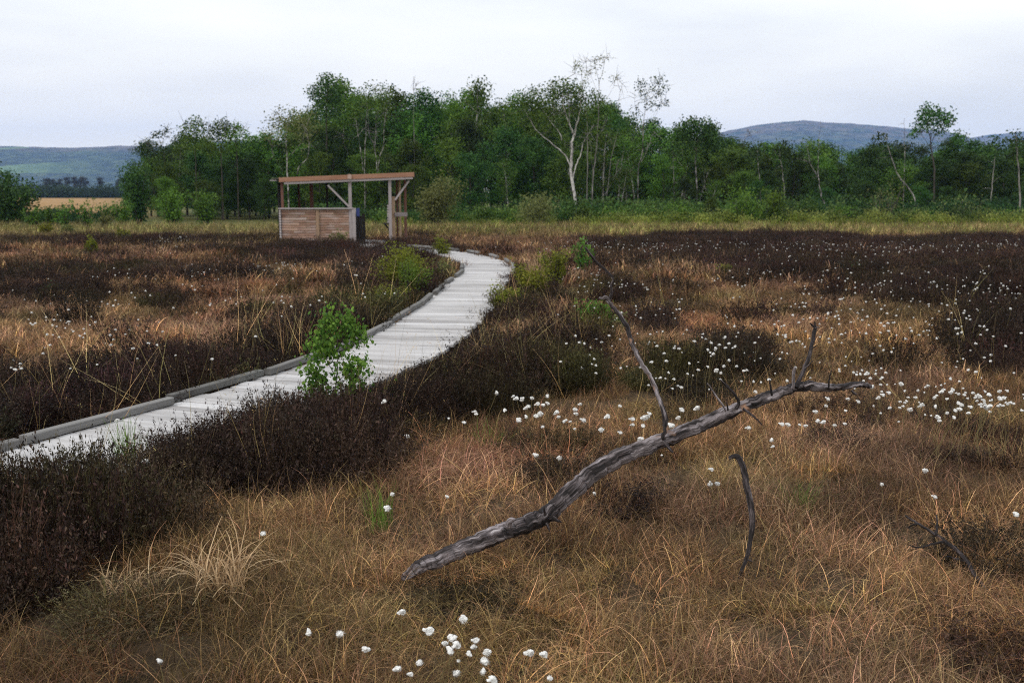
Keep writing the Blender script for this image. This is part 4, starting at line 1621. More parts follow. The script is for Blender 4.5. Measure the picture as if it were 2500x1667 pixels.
custom_tree('broadleaf_tree', 'spreading dark tree with umbrella crown standing above the right end of the wood', 62,
            [(z4([(1785, 800), (1780, 600), (1770, 480), (1755, 400), (1760, 330)]), .12, .05), (z4([(1760, 400), (1740, 300), (1720, 210)]), .05, .015), (z4([(1760, 380), (1810, 310), (1850, 230)]), .05, .015),
             (z4([(1765, 420), (1870, 390), (1930, 340)]), .04, .012), (z4([(1760, 420), (1690, 330), (1660, 320)]), .03, .012)],
            [c4(1740, 200, 55, 45, 45), c4(1850, 225, 60, 40, 42), c4(1740, 265, 70, 45, 28), c4(1810, 290, 50, 30, 18), c4(1935, 350, 35, 25, 18), c4(1660, 330, 30, 20, 10), c4(1680, 270, 25, 25, 8)], 'leaf_dark', bark='bark', per=11, spread=.2, leaf=.16, seed=409)
custom_tree('pine_tree', 'tall bare orange-tinged trunk at the right edge of the wood', 54,
            [(z4([(2318, 900), (2326, 740), (2322, 640), (2314, 540), (2306, 430), (2300, 340)]), .10, .05)], [c4(2310, 400, 60, 60, 40)], 'leaf_dark', bark='bark_grey', per=12, spread=.25, leaf=.16, seed=410)
custom_tree('birch_tree', 'thin pale trunk inside the dark right end of the wood', 57, [(z4([(2138, 900), (2142, 740), (2152, 620), (2166, 480)]), .06, .03)], [c4(2166, 430, 60, 60, 40)], 'leaf_dark', bark='bark_grey', per=12, spread=.25, leaf=.16, seed=411)
custom_tree('birch_tree', 'slender curving birch trunk between the round-headed birch and the V-forked one', 58, [(z4([(832, 800), (824, 720), (814, 590), (800, 500), (794, 430)]), .06, .025)], [c4(800, 440, 55, 40, 40)], 'leaf_dark', per=12, spread=.22, leaf=.15, seed=412)
custom_tree('birch_tree', 'slim upright birch trunk just right of the round-headed birch', 58, [(z4([(676, 820), (670, 700), (658, 560), (648, 480), (640, 420)]), .05, .02), (z4([(640, 420), (610, 350), (585, 310)]), .012, .005)], [c4(640, 440, 45, 30, 26)], 'leaf_dark', per=12, spread=.22, leaf=.15, seed=413)
custom_tree('birch_tree', 'many-stemmed white birch with thin olive crown behind the shelter roof', 55.5,
            [(z2([(1850, 930), (1836, 800), (1832, 700), (1830, 600), (1824, 500), (1832, 430), (1845, 350)]), .085, .018), (z2([(1835, 730), (1895, 720), (1912, 670), (1958, 620), (1972, 520), (1955, 440), (1970, 360)])[1:], .065, .018),
             (z2([(1832, 620), (1880, 570), (1930, 500), (1950, 430)]), .035, .01), (z2([(1800, 700), (1750, 600), (1720, 480)]), .025, .01), (z2([(1824, 500), (1790, 420), (1760, 340)]), .025, .008)],
            [c2(1830, 370, 110, 60, 50), c2(1740, 440, 60, 70, 26), c2(1960, 400, 70, 80, 34), c2(1880, 480, 110, 70, 22)], 'leaf_olive', per=9, spread=.22, leaf=.12, seed=414)
custom_tree('broadleaf_tree', 'tallest round-topped tree standing clear of the wood left of the shelter', 62,
            [(z2([(2090, 800), (2085, 600), (2082, 400), (2085, 250), (2095, 140)]), .11, .03), (z2([(2085, 300), (2020, 220), (1990, 190)]), .04, .012), (z2([(2085, 270), (2150, 190)]), .04, .012)],
            [c2(2090, 130, 55, 38, 40), c2(2020, 200, 60, 40, 34), c2(2140, 200, 50, 45, 34), c2(2085, 240, 90, 40, 34), c2(2080, 320, 110, 60, 60)], 'leaf_dark', bark='bark', per=11, spread=.2, leaf=.15, seed=415)
for i, (cx, cy, lab) in enumerate([(1235, 400, 'first feathery treetop left of the shelter, rising above the wood edge'), (1400, 400, 'second feathery treetop, in the dip above the left wood'), (1500, 425, 'third feathery treetop, nearest the many-stemmed birch')]):
    custom_tree('broadleaf_tree', lab, 61, [(z2([(cx + 20, 900), (cx + 15, 700), (cx + 5, 520), (cx, cy), (cx - 5, cy - 30)]), .07, .015), (z2([(cx + 5, 520), (cx - 50, cy + 50), (cx - 60, cy)]), .025, .008), (z2([(cx + 5, 500), (cx + 50, cy + 40), (cx + 60, cy - 5)]), .025, .008)],
                [c2(cx, cy, 45, 30, 20), c2(cx - 40, cy + 50, 45, 35, 20), c2(cx + 40, cy + 45, 45, 35, 20), c2(cx, cy + 120, 90, 60, 45)], 'leaf_mid', bark='bark', per=10, spread=.2, leaf=.14, seed=420 + i)
custom_tree('broadleaf_tree', 'half-bare tree with one leafy twig sticking out at the left end of the wood', 62, [(z2([(1060, 800), (1050, 620), (1030, 540), (1010, 490), (1000, 465)]), .05, .01), (z2([(1030, 540), (1050, 480), (1060, 430)]), .014, .006), (z2([(1040, 580), (960, 560), (935, 520)]), .014, .006)],
            [c2(1000, 465, 28, 12, 12), c2(1060, 440, 22, 18, 9), c2(950, 555, 35, 12, 10), c2(1020, 600, 80, 40, 40)], 'leaf_dark', bark='bark', per=9, spread=.15, leaf=.13, seed=424)
custom_tree('birch_tree', 'clump of slender pale stems behind the shelter, below the notch in the skyline', 57,
            [(z3([(232, 870), (236, 740), (244, 600), (246, 500), (252, 400)]), .05, .02), (z3([(318, 850), (300, 680), (268, 610), (262, 520)]), .045, .018), (z3([(322, 840), (330, 740), (356, 670), (362, 540), (378, 440)]), .05, .018),
             (z3([(225, 830), (210, 690), (190, 580), (180, 500)]), .04, .015), (z3([(130, 720), (104, 660), (98, 590)]), .04, .02), (z3([(300, 680), (306, 590), (310, 470)]), .035, .014)],
            [c3(300, 350, 90, 60, 50), c3(200, 430, 60, 60, 20), c3(370, 420, 50, 60, 24), c3(330, 310, 70, 30, 20)], 'leaf_mid', per=9, spread=.22, leaf=.13, seed=430)
custom_tree('dead_birch', 'bare thin pole of a dead birch spiking above the skyline behind the shelter', 62, [(z3([(552, 700), (550, 560), (548, 400), (547, 225)]), .04, .012), (z3([(548, 330), (540, 310), (560, 300)])[:1] + z3([(565, 290)]), .01, .005)], [c3(550, 480, 40, 40, 8)], 'leaf_mid', bark='bark_grey', per=8, spread=.2, leaf=.13, seed=431)
custom_tree('birch_tree', 'pair of thin leaning stems in the shade right of the forked birch', 58, [(z5([(790, 1300), (830, 1000), (870, 830), (900, 700)]), .045, .02), (z5([(790, 1240), (880, 1080), (898, 950)]), .04, .02)], [c5(900, 640, 70, 60, 30)], 'leaf_dark', bark='bark_grey', per=11, spread=.22, leaf=.15, seed=432)

# pines far behind the tan field
def pine_meshes(seed):
    rng = np.random.default_rng(seed)
    b = MB()
    tp = limb_path(rng, (0, 0, -.5), (rng.normal(0, .06), 0, 1), 10.2, 6, .1)
    b.tube(tp, np.linspace(.28, .08, 7), 6, False, .4, 0, seed)
    cen = []
    for i in range(16):
        f = rng.uniform(.5, 1)
        p = tp[int(f * 6) if f < 1 else 6]
        a = rng.uniform(0, 6.28)
        L = rng.uniform(.8, 2.3) * (1.15 - .6 * (f - .5) * 2)
        lp = limb_path(rng, p, (math.cos(a), math.sin(a), .25), L, 3, .3)
        b.tube(lp, [.09, .06, .04, .03], 4, False, .4, 0, seed)
        cen += [lp[-1], lp[-2], lp[-1] + rng.normal(0, .3, 3)]
    v, f, tn = leaves_at(rng, np.array(cen), 26, .42, .42)
    return b.mesh('trunk', M['bark'], True), mesh_np('crown', v, f, [M['needle']], None, {'tone': tn})


PINES = [pine_meshes(500 + i) for i in range(3)]
pl = ['leftmost pine of the row beyond the tan field', 'small pine second from the left in the far row', 'pine left of the biggest clump in the far row', 'tall pine joining the left side of the far clump',
      'broad pine at the heart of the far clump', 'second broad pine in the far clump', 'last pine at the right side of the far clump', 'lone pine standing apart right of the far clump', 'small pine beside the dark wood edge beyond the tan field']
for i, (px, top) in enumerate([(127, 431), (141, 434), (158, 433), (178, 428), (195, 427), (208, 427), (220, 429), (258, 429), (298, 433)]):
    Y = 520
    Hh = at(px / S, top / S, Y).z
    plant_tree('pine_tree', PINES[i % 3], ((px - 1250) / F * Y, Y, 0), i * 1.9, (1.15, 1.15, Hh / 10), 'dark ' + pl[i], 'tree', 'pines beyond the tan field')

# ------------------------------------------------------------------ shrubs


def bush_meshes(seed, w, h, n, leaf, leafm, per=14, spread=.11, stems=12, conic=0.0):
    rng = np.random.default_rng(seed)
    b = MB()
    cen = []
    for i in range(stems):
        a = rng.uniform(0, 6.28)
        r = rng.uniform(0, .18) * w
        out = rng.uniform(.1, .85)
        L = h * rng.uniform(.6, 1.0) * (1 - conic * out * .5)
        lp = limb_path(rng, (math.cos(a) * r, math.sin(a) * r, -.05), (math.cos(a) * out * w / h, math.sin(a) * out * w / h, 1), L * math.sqrt(1 + (out * w / h) ** 2), 5, .35)
        lp[:, 2] = np.minimum(lp[:, 2], h * 1.02)
        b.tube(lp, np.linspace(.012 + .008 * h, .004, 6), 4, False, .4, 0, seed + i)
        for k in range(max(2, n // stems)):
            f = rng.uniform(.18, 1.0)
            kk = f * 5
            j = min(int(kk), 4)
            cen.append(lp[j] * (1 - (kk - j)) + lp[j + 1] * (kk - j) + rng.normal(0, .12, 3) * np.array([w, w, h * .6]))
    cen = np.array(cen)
    cen[:, 2] = np.abs(cen[:, 2]) + .02
    v, f, tn = leaves_at(rng, cen, per, spread, leaf)
    return b.mesh('stems', M['bark'], True), mesh_np('foliage', v, f, [M[leafm]], None, {'tone': tn})


def shrub(name, label, px, ytop, ybase, wpx, Y, leafm, seed, n=80, leaf=None, per=14, group=None, conic=0.0, zb=None, cat='shrub'):
    """px, ytop, ybase, wpx in source-photo pixels"""
    k = Y / F
    top = at(px / S, ytop / S, Y).z
    X = (px - 1250) * k
    z0 = float(terrain(np.array([X]), np.array([Y]))[0]) if zb is None else zb
    h = max(.25, top - z0)
    w = wpx * k / 2
    ms = bush_meshes(seed, w, h, n, leaf or max(.022, .0021 * Y), leafm, per, max(.05, .16 * min(w, h)), 12, conic)
    r = plant_tree(name, ms, (X, Y, z0), 0, 1, label, cat, group, ('stems', 'foliage'))
    return r


# in front of the wood
shrub('willow_bush', 'big rounded olive willow bush just right of the shelter', 1062, 425, 552, 150, 50, 'leaf_olive', 601, 330, .12)
shrub('willow_bush', 'low pale olive bush left of the forked birch', 1305, 476, 556, 150, 48.5, 'leaf_olive', 602, 260, .11)
shrub('shrub', 'cone-shaped bright green bush at the left foot of the blue hill wood', 1812, 440, 560, 105, 50, 'leaf_bright', 603, 190, .12, conic=.8)
shrub('shrub', 'narrower bright green bush right of the cone-shaped one', 1885, 458, 560, 80, 51, 'leaf_bright', 604, 130, .12)
shrub('shrub', 'grey-brown twiggy bush in front of the dark right end of the wood', 2150, 445, 560, 170, 53, 'leaf_olive', 605, 60, .10, per=8)
shrub('shrub', 'second grey twiggy bush, nearer the right edge of the wood', 2330, 470, 560, 190, 53, 'leaf_olive', 606, 60, .10, per=8)
shrub('shrub', 'broad dark green thicket at the left edge of the photo', 38, 425, 540, 150, 50, 'leaf_dark', 607, 330, .14)
shrub('shrub', 'tall spire of dark leaves rising from the left edge thicket', 20, 402, 530, 60, 51, 'leaf_dark', 608, 120, .14)
shrub('small_tree', 'dark young tree at the wood edge beside the tan field', 345, 398, 540, 85, 53, 'leaf_dark', 609, 260, .14, cat='young tree')
shrub('shrub', 'bright green bush in front of the left end of the wood', 428, 458, 545, 70, 50, 'leaf_bright', 610, 150, .12)
shrub('shrub', 'mid green bush between the bright one and the shelter', 512, 462, 545, 90, 51, 'leaf_mid', 611, 150, .13)
shrub('shrub', 'low leafy bush at the edge of the tan field, next to the dark young tree', 308, 485, 545, 55, 49, 'leaf_mid', 612, 90, .11)
for i, (px, yt, yb, wd, lm, lab) in enumerate([
        (92, 495, 540, 34, 'leaf_mid', 'round dark bush next to the left edge thicket'), (130, 500, 545, 22, 'leaf_mid', 'thin blue-green bush in front of the tan field'),
        (166, 488, 545, 48, 'leaf_mid', 'two-topped green bush in the middle of the tan field'), (216, 483, 545, 28, 'leaf_mid', 'slim upright bush right of the two-topped one'),
        (262, 512, 548, 40, 'leaf_olive', 'low olive bush before the wood edge'), (115, 540, 566, 36, 'leaf_yellow', 'yellowish bush in the rough grass at far left'), (172, 545, 562, 40, 'leaf_olive', 'flat olive bush in the rough grass'),
        (306, 550, 578, 34, 'leaf_yellow', 'yellow-green bush on the dark heather strip'), (228, 575, 606, 34, 'leaf_yellow', 'small bright yellow-green bush among the far left heather')]):
    Y = {3: 47}.get(0, None) or (44 if yb < 550 else 38 if yb < 570 else 33 if yb < 600 else 27)
    shrub('shrub', lab, px, yt, yb, wd, Y, lm, 620 + i, 60, .085)
for i, (px, yt, wd, lm, lab) in enumerate([
        (1420, 505, 70, 'leaf_mid', 'low green bush right of the pale olive one, at the forked birch'), (1510, 510, 70, 'leaf_bright', 'bright low bush between the forked birch and the round-headed birch'),
        (1590, 492, 80, 'leaf_mid', 'green bush under the round-headed birch, left of its trunk'), (1655, 500, 90, 'leaf_bright', 'bright spreading bush at the foot of the round-headed birch'), (1735, 485, 60, 'leaf_mid', 'green bush left of the cone-shaped bush'),
        (1960, 490, 100, 'leaf_mid', 'mid green bush at the foot of the V-forked birch'), (2040, 505, 90, 'leaf_bright', 'bright green bush right of the V-forked birch'), (2235, 515, 90, 'leaf_mid', 'low green bush between the two twiggy grey bushes'),
        (2440, 510, 100, 'leaf_mid', 'low green bush at the foot of the right edge trunk'), (1190, 505, 90, 'leaf_mid', 'dark green bush between the two olive bushes')]):
    shrub('shrub', lab, px, yt, 555, wd, 52 + (i % 3), lm, 670 + i, 120, .12)
# along the boardwalk
shrub('bog_myrtle', 'large yellow-green bush left of the boardwalk bend', 985, 590, 740, 150, 17.2, 'leaf_yellow', 640, 420, .042)
shrub('bog_myrtle', 'bright green bush in the middle of the cover left of the bend', 1000, 630, 720, 70, 16.4, 'leaf_bright', 641, 150, .042)
shrub('bog_myrtle', 'olive bush spilling toward the left kerb of the boardwalk', 945, 690, 790, 100, 14.4, 'leaf_yellow', 642, 120, .034, per=10)
shrub('bog_myrtle', 'small yellow-green bush on the inner side of the bend', 1080, 578, 625, 34, 26.5, 'leaf_yellow', 643, 60, .06)
shrub('bog_myrtle', 'low olive bush on the inner kerb below the bend', 1085, 625, 690, 60, 20.0, 'leaf_olive', 644, 80, .045, per=9)
shrub('bog_myrtle', 'yellow-green bush right of the boardwalk beyond the heather mound', 1305, 635, 720, 110, 16.0, 'leaf_yellow', 645, 260, .042)
shrub('bog_myrtle', 'upright yellow-green bush behind the heather mound', 1350, 600, 700, 55, 18.0, 'leaf_yellow', 646, 150, .045)
shrub('bog_myrtle', 'yellow-green fringe overhanging the right side of the boardwalk', 1235, 680, 770, 75, 14.3, 'leaf_yellow', 647, 130, .036)
shrub('bilberry_bush', 'bright green bush beside the upright branch, right of the heather mound', 1455, 730, 805, 86, 12.2, 'leaf_bright', 648, 220, .036)
shrub('bilberry_bush', 'small olive bush to the right of the bright green one', 1505, 760, 815, 55, 12.2, 'leaf_olive', 649, 60, .034)
shrub('birch_sapling', 'young green birch sapling seen just left of the upright branch tip', 1428, 570, 650, 50, 21, 'leaf_bright', 650, 60, .05, conic=.7, cat='sapling')
shrub('bog_myrtle', 'small yellow-green bush alone in the cotton grass', 1770, 645, 690, 42, 20, 'leaf_yellow', 651, 50, .05)
shrub('bog_myrtle', 'tiny green bush on the far right heath, left one', 2088, 650, 680, 30, 21, 'leaf_bright', 652, 26, .05)
shrub('bog_myrtle', 'tiny yellow-green bush on the far right heath, right one', 2415, 655, 700, 30, 20, 'leaf_yellow', 653, 26, .05)
shrub('bog_myrtle', 'dark green bush in the left heather', 130, 690, 750, 75, 16, 'leaf_mid', 654, 70, .045)
shrub('bog_myrtle', 'small bright bush at the foot of the shelter front', 808, 585, 610, 32, 30, 'leaf_bright', 655, 50, .07)
shrub('bog_myrtle', 'dark olive bush against the right half of the shelter front', 830, 566, 608, 60, 31, 'leaf_olive', 656, 70, .07)

# ------------------------------------------------------------------ foreground birch sapling
LEAF = np.array([(0, 0, 0), (.30, .22, .05), (.36, .58, .06), (0, 1.0, -.05), (-.36, .58, .06), (-.30, .22, .05), (0, .5, -.02)])
LEAF_F = np.array([(0, 1, 6), (1, 2, 6), (2, 3, 6), (3, 4, 6), (4, 5, 6), (5, 0, 6)])


def real_leaves(rng, C, size, hang=1.0):
    n = len(C)
    az = rng.uniform(0, 6.28, n)
    pit = rng.normal(-hang, .55, n)
    rol = rng.normal(0, .6, n)
    V, T = [], []
    for i in range(n):
        Mx = (Matrix.Rotation(az[i], 3, 'Z') @ Matrix.Rotation(pit[i], 3, 'X') @ Matrix.Rotation(rol[i], 3, 'Y'))
        V.append(LEAF * size * rng.uniform(.5, 1.3) @ np.array(Mx).T + C[i])
        T.append(np.full(7, rng.beta(1.5, 1.8)))
    F = (np.arange(n) * 7)[:, None, None] + LEAF_F[None]
    return np.concatenate(V), F.reshape(-1, 3), np.concatenate(T)


def sapling(label, px_base, Y, limbs, nleaf, size, seed):
    rng = np.random.default_rng(seed)
    base = at(px_base[0], px_base[1], Y)
    base.z = float(terrain(np.array([base.x]), np.array([base.y]))[0])
    b = MB()
    C = []
    for li, (px, r0) in enumerate(limbs):
        off = rng.uniform(-.12, .12) if li else 0
        pts = [np.array(at(p[0], p[1], Y + off * i / max(1, len(px) - 1)) - base) for i, p in enumerate(px)]
        if li == 0:
            pts[0] = np.array([pts[0][0], 0, -.04])
        c = catmull(pts, 5)
        b.tube(c, np.linspace(r0, .0012, len(c)), 6, False, .35, 0, seed + li)
        m_ = nleaf if li else int(nleaf * .6)
        for _ in range(m_):
            f = rng.uniform(.3, 1) * (len(c) - 1)
            i = min(int(f), len(c) - 2)
            C.append(c[i] * (1 - f + i) + c[i + 1] * (f - i) + rng.normal(0, .042, 3))
    V, Fq, T = real_leaves(rng, np.array(C), size)
    r = empty('birch_sapling', base)
    link('stem', b.mesh('stem', M['bark'], True), r)
    link('foliage', mesh_np('foliage', V, Fq, [M['leaf_sap']], None, {'tone': T}, False), r)
    return tag(r, label, 'sapling')


sapling('leafy green birch sapling at the near edge of the boardwalk', (772, 985), 7.3,
        [([(772, 985), (770, 930), (772, 880), (776, 830), (775, 790), (782, 750), (790, 705)], .007), ([(774, 850), (752, 800), (745, 755), (757, 705)], .0035), ([(773, 870), (735, 800), (722, 790)], .003),
         ([(774, 830), (805, 780), (822, 775), (836, 765)], .003), ([(772, 880), (815, 840), (835, 822)], .003), ([(771, 905), (735, 870), (705, 880)], .003), ([(771, 900), (720, 850), (712, 835)], .003), ([(770, 915), (808, 895), (832, 880)], .003),
         ([(770, 925), (740, 910), (715, 900)], .003), ([(778, 800), (800, 740), (795, 725)], .003), ([(773, 860), (800, 850), (822, 855)], .003), ([(770, 930), (790, 915), (812, 915)], .003), ([(776, 800), (757, 760), (750, 730)], .003),
         ([(770, 940), (755, 920), (740, 915)], .003), ([(776, 820), (760, 800), (735, 800)], .003)], 210, .031, 700)
sapling('small sprig of birch leaves in the heather right of the sapling', (893, 940), 7.4, [([(893, 945), (892, 915), (890, 890), (888, 875)], .003), ([(892, 912), (900, 902), (910, 900)], .002)], 10, .03, 701)

# ------------------------------------------------------------------ tussocks


def tussock(name, label, u, v, rad, lmin, lmax, n, wid, mat, seed, lean=.7, curl=1.6, z=0.0, up=.9, cat='grass tuft'):
    rng = np.random.default_rng(seed)
    p = onz(u, v, .04)
    p.z = float(terrain(np.array([p.x]), np.array([p.y]))[0]) + z
    V, Fq, a = blades(rng, n, rad, lmin, lmax, wid, 6, lean, curl, up)
    o = link(name, mesh_np(name, V, Fq, [M[mat]], None, a), None, p)
    return tag(o, label, cat)


tussock('grass_tuft', 'upright fresh green grass tuft at the near edge of the boardwalk', 298, 1078, .08, .22, .40, 90, .0036, 'fresh', 801, .35, .5, .05, 1.0)
tussock('grass_tussock', 'drooping pale straw tussock below the green tuft beside the boardwalk', 325, 1110, .14, .2, .40, 170, .003, 'straw', 802, .9, 2.2, .06)
tussock('grass_tussock', 'bleached straw tussock with curled blades at lower left', 505, 1372, .11, .16, .36, 120, .0038, 'straw', 803, 1.0, 2.4, .06)
tussock('grass_tussock', 'flattened pale straw tussock left of the curled one', 300, 1372, .12, .12, .26, 90, .003, 'straw', 804, 1.2, 2.2, .03)
tussock('grass_tuft', 'green grass tuft behind a single white cotton head left of the dead branch', 872, 1195, .07, .16, .34, 80, .0018, 'fresh', 805, .5, .9, .02)
tussock('grass_tuft', 'small fresh green tuft in the brown grass right of the hooked stick', 1835, 1165, .08, .14, .26, 80, .0018, 'fresh', 806, .7, 1.2, .02)
tussock('grass_tussock', 'pale arching dead blades right of the hooked stick', 1822, 1190, .06, .14, .28, 26, .0032, 'straw', 807, 1.0, 2.4, .03)
tussock('grass_tussock', 'russet dry tussock right of the far boardwalk', 1232, 640, .22, .4, .8, 160, .006, 'straw', 808, .5, .9, .0)
tussock('grass_tuft', 'dim green tuft under the drift of cotton heads', 1130, 1010, .12, .14, .3, 110, .0022, 'fresh', 809, .8, 1.3, .0)

# ------------------------------------------------------------------ cotton grass


def fluff(seed, near):
    rng = np.random.default_rng(seed)
    r = .0145
    # ragged core of a few lobes, blown towards one side
    import bmesh
    V, F3, n0 = [], [], 0
    wind = np.array([.8, .25, -.35]) * r
    lobes = rng.integers(3, 6) if near else 3
    for k in range(lobes):
        bm = bmesh.new()
        bmesh.ops.create_icosphere(bm, subdivisions=2 if near else 1, radius=r * rng.uniform(.52, .80))
        v = np.array([q.co[:] for q in bm.verts])
        f = np.array([[q.index for q in g.verts] for g in bm.faces])
        bm.free()
        v = v * (1 + .2 * rng.normal(0, 1, (len(v), 1))) * np.array([1.2, 1, .8]) + rng.normal(0, .42, 3) * r * np.array([1, 1, .7]) + wind * .3 * k / lobes
        V.append(v)
        F3.append(f + n0)
        n0 += len(v)
    V, F3 = np.concatenate(V), np.concatenate(F3)
    n = 300 if near else 40
    d = rng.normal(0, 1, (n, 3)) + np.array([0, 0, -.1])
    d /= np.linalg.norm(d, axis=1)[:, None]
    e = np.cross(d, rng.normal(0, 1, (n, 3)))
    e /= np.linalg.norm(e, axis=1)[:, None] + 1e-9
    w = (.0009 if near else .003) * e
    L = r * rng.uniform(.75, 1.38, n)[:, None]
    hv = np.stack([d * r * .5 - w, d * r * .5 + w, d * L + wind * rng.uniform(.1, .9, (n, 1))], 1).reshape(-1, 3)
    hf = np.arange(3 * n).reshape(n, 3) + len(V)
    return np.concatenate([V, hv]), np.concatenate([F3, hf])


HEAD_NEAR = [fluff(900 + i, True) for i in range(6)]
HEAD_FAR = [fluff(910 + i, False) for i in range(3)]
ME_NEAR = [mesh_np('flower_head', v, f, [M['cotton']]) for v, f in HEAD_NEAR]
STEMS = []
for i in range(4):
    b = MB()
    rng = np.random.default_rng(930 + i)
    c = catmull([(0, 0, 0), (rng.normal(0, .012), rng.normal(0, .012), -.1), (rng.normal(0, .03), rng.normal(0, .03), -.22), (rng.normal(0, .045), rng.normal(0, .045), -.36)], 4)
    b.tube(c, np.linspace(.0009, .0014, len(c)), 5, False)
    STEMS.append((b.mesh('stem', M['cotton_stem']), c))
ME_FAR = []
for i, (v, f) in enumerate(HEAD_FAR):
    c = STEMS[i][1]
    sv = np.concatenate([np.stack([p + np.array([-.0012, 0, 0]), p + np.array([.0012, 0, 0])]) for p in c[::3]])
    sf = np.array([[2 * k, 2 * k + 1, 2 * k + 3, 2 * k + 2] for k in range(len(sv) // 2 - 1)]) + len(v)
    ME_FAR.append(mesh_np('cotton_grass', np.concatenate([v, sv]), [sf, f], [M['cotton'], M['cotton_stem']], [1] * len(sf) + [0] * len(f)))

rng = np.random.default_rng(77)
EXPL = [(922, 1405, 1), (983, 1449, 1.35), (1062, 1421, 1.05), (1036, 1465, 1.05), (1021, 1477, .7), (1050, 1482, 1.1), (1033, 1493, .9), (1091, 1470, .8), (1088, 1485, .7), (1076, 1500, .7), (1117, 1498, .85), (1111, 1515, 1.05), (1109, 1540, .85),
        (1046, 1546, .95), (962, 1522, .8), (912, 1535, .75), (943, 1548, .6), (1132, 1562, 1.0), (1215, 1498, 1.0), (1250, 1503, .95), (1262, 1557, .7), (1052, 1516, .5), (778, 1455, 1.0), (838, 1490, .85), (708, 1452, .7), (366, 1517, .6),
        (888, 1167, 1.1), (602, 1225, .9), (900, 1135, .7), (332, 1060, 1.15), (268, 966, 1.0), (1230, 1045, 1.0), (1284, 1053, 1.0), (1027, 1140, .7), (1365, 1133, .7), (1634, 1078, .8), (1632, 1110, .95), (1647, 1110, .9), (2025, 1111, .75), (2125, 1080, 1.0), (2147, 1140, .9),
        (2333, 1180, .9), (882, 922, 1.1), (935, 1002, .9), (1772, 1010, .85), (1775, 1025, .6), (1520, 1045, .5), (1718, 982, .95), (1796, 974, .9), (1810, 975, 1.0), (1836, 975, .8), (1850, 978, .8), (1873, 945, 1.0), (1878, 966, 1.0), (1891, 969, .95), (1940, 973, .8),
        (1140, 902, 1.1), (1178, 910, .8), (1186, 915, 1.15), (1198, 918, 1.15), (1221, 914, 1.0), (1258, 910, 1.1), (1160, 942, .9), (1207, 937, .95), (1212, 933, 1.0), (1234, 928, 1.1), (1247, 930, 1.0), (1258, 926, .9), (1090, 945, .9), (1094, 951, .7), (1030, 960, .6), (1066, 970, .8), (1230, 955, 1.2), (1240, 950, 1.1), (1192, 962, .9), (1190, 966, 1.0),
        (1208, 957, .8), (1278, 947, 1.1), (1282, 957, .9), (1320, 940, 1.2), (1323, 950, 1.0), (1332, 928, .9), (1340, 964, 1.1), (1296, 968, .8), (1300, 965, .7), (1310, 968, .7), (1245, 980, .8), (1320, 985, .6), (1380, 987, 1.1), (1395, 957, 1.2), (1423, 932, 1.1), (1452, 962, 1.1), (1453, 975, .9), (1478, 960, 1.3), (1485, 958, 1.2),
        (1492, 950, .8), (1476, 977, 1.0), (1470, 1010, 1.2), (1493, 1010, .9), (1541, 977, 1.3), (1555, 987, .8), (1565, 940, 1.2), (1600, 937, 1.2), (1557, 960, 1.0), (1424, 993, .8), (1336, 845, .9), (1300, 788, .9), (1331, 786, .9), (1288, 830, .7)]
CLUST = [(1560, 870, 55, 26, 10), (1640, 800, 150, 55, 62), (1900, 770, 150, 55, 60), (2060, 905, 85, 32, 46), (1985, 855, 40, 18, 18), (2260, 925, 75, 20, 52), (2190, 900, 50, 14, 16), (1400, 800, 60, 40, 16), (1440, 700, 110, 50, 46),
         (2120, 735, 120, 35, 55), (1900, 700, 160, 30, 60), (2280, 665, 70, 18, 50), (2050, 645, 140, 22, 50), (1720, 630, 150, 26, 46), (1390, 640, 60, 26, 30), (1460, 565, 110, 9, 60), (2000, 573, 180, 12, 90), (2220, 560, 130, 9, 60),
         (1760, 560, 160, 9, 60), (1300, 560, 70, 12, 34), (395, 557, 50, 12, 26), (640, 612, 50, 8, 34), (470, 625, 50, 18, 22), (300, 640, 40, 14, 10), (500, 680, 190, 30, 30), (130, 745, 50, 16, 22), (240, 765, 90, 22, 22),
         (280, 700, 60, 20, 10), (360, 820, 150, 28, 10), (40, 845, 12, 12, 6), (850, 640, 40, 30, 9), (740, 700, 60, 30, 8), (120, 690, 60, 30, 10), (2200, 830, 120, 30, 18), (1750, 870, 90, 30, 14), (900, 600, 80, 12, 12)]
pts = [(u, v, s, True) for u, v, s in EXPL]
for (u, v, su, sv, n) in CLUST:
    for _ in range(n):
        pts.append((u + su * rng.normal(0, 1) * .8, v + sv * rng.normal(0, 1) * .8, rng.uniform(.45, 1.1), False))
items = []
for (u, v, s, ex) in pts:
    v = max(v, 541)
    hz_ = .20 + .12 * rng.uniform()
    if v > 1100:
        hz_ = .16 + .08 * rng.uniform()
    p = onz(u, v, hz_)
    gz = float(terrain(np.array([p.x]), np.array([p.y]))[0])
    if abs(float(path_dist(np.array([p.x]), np.array([p.y]))[0])) < HALF + .1 and not ex:
        continue
    hp_ = float(heather_map(np.array([p.x]), np.array([p.y]))[0][0])
    if hp_ > .5 and p.y > 6:
        p = onz(u, v, hz_ + .14)
    items.append((p.y, p, s, u, v))
items.sort(key=lambda q: q[0])


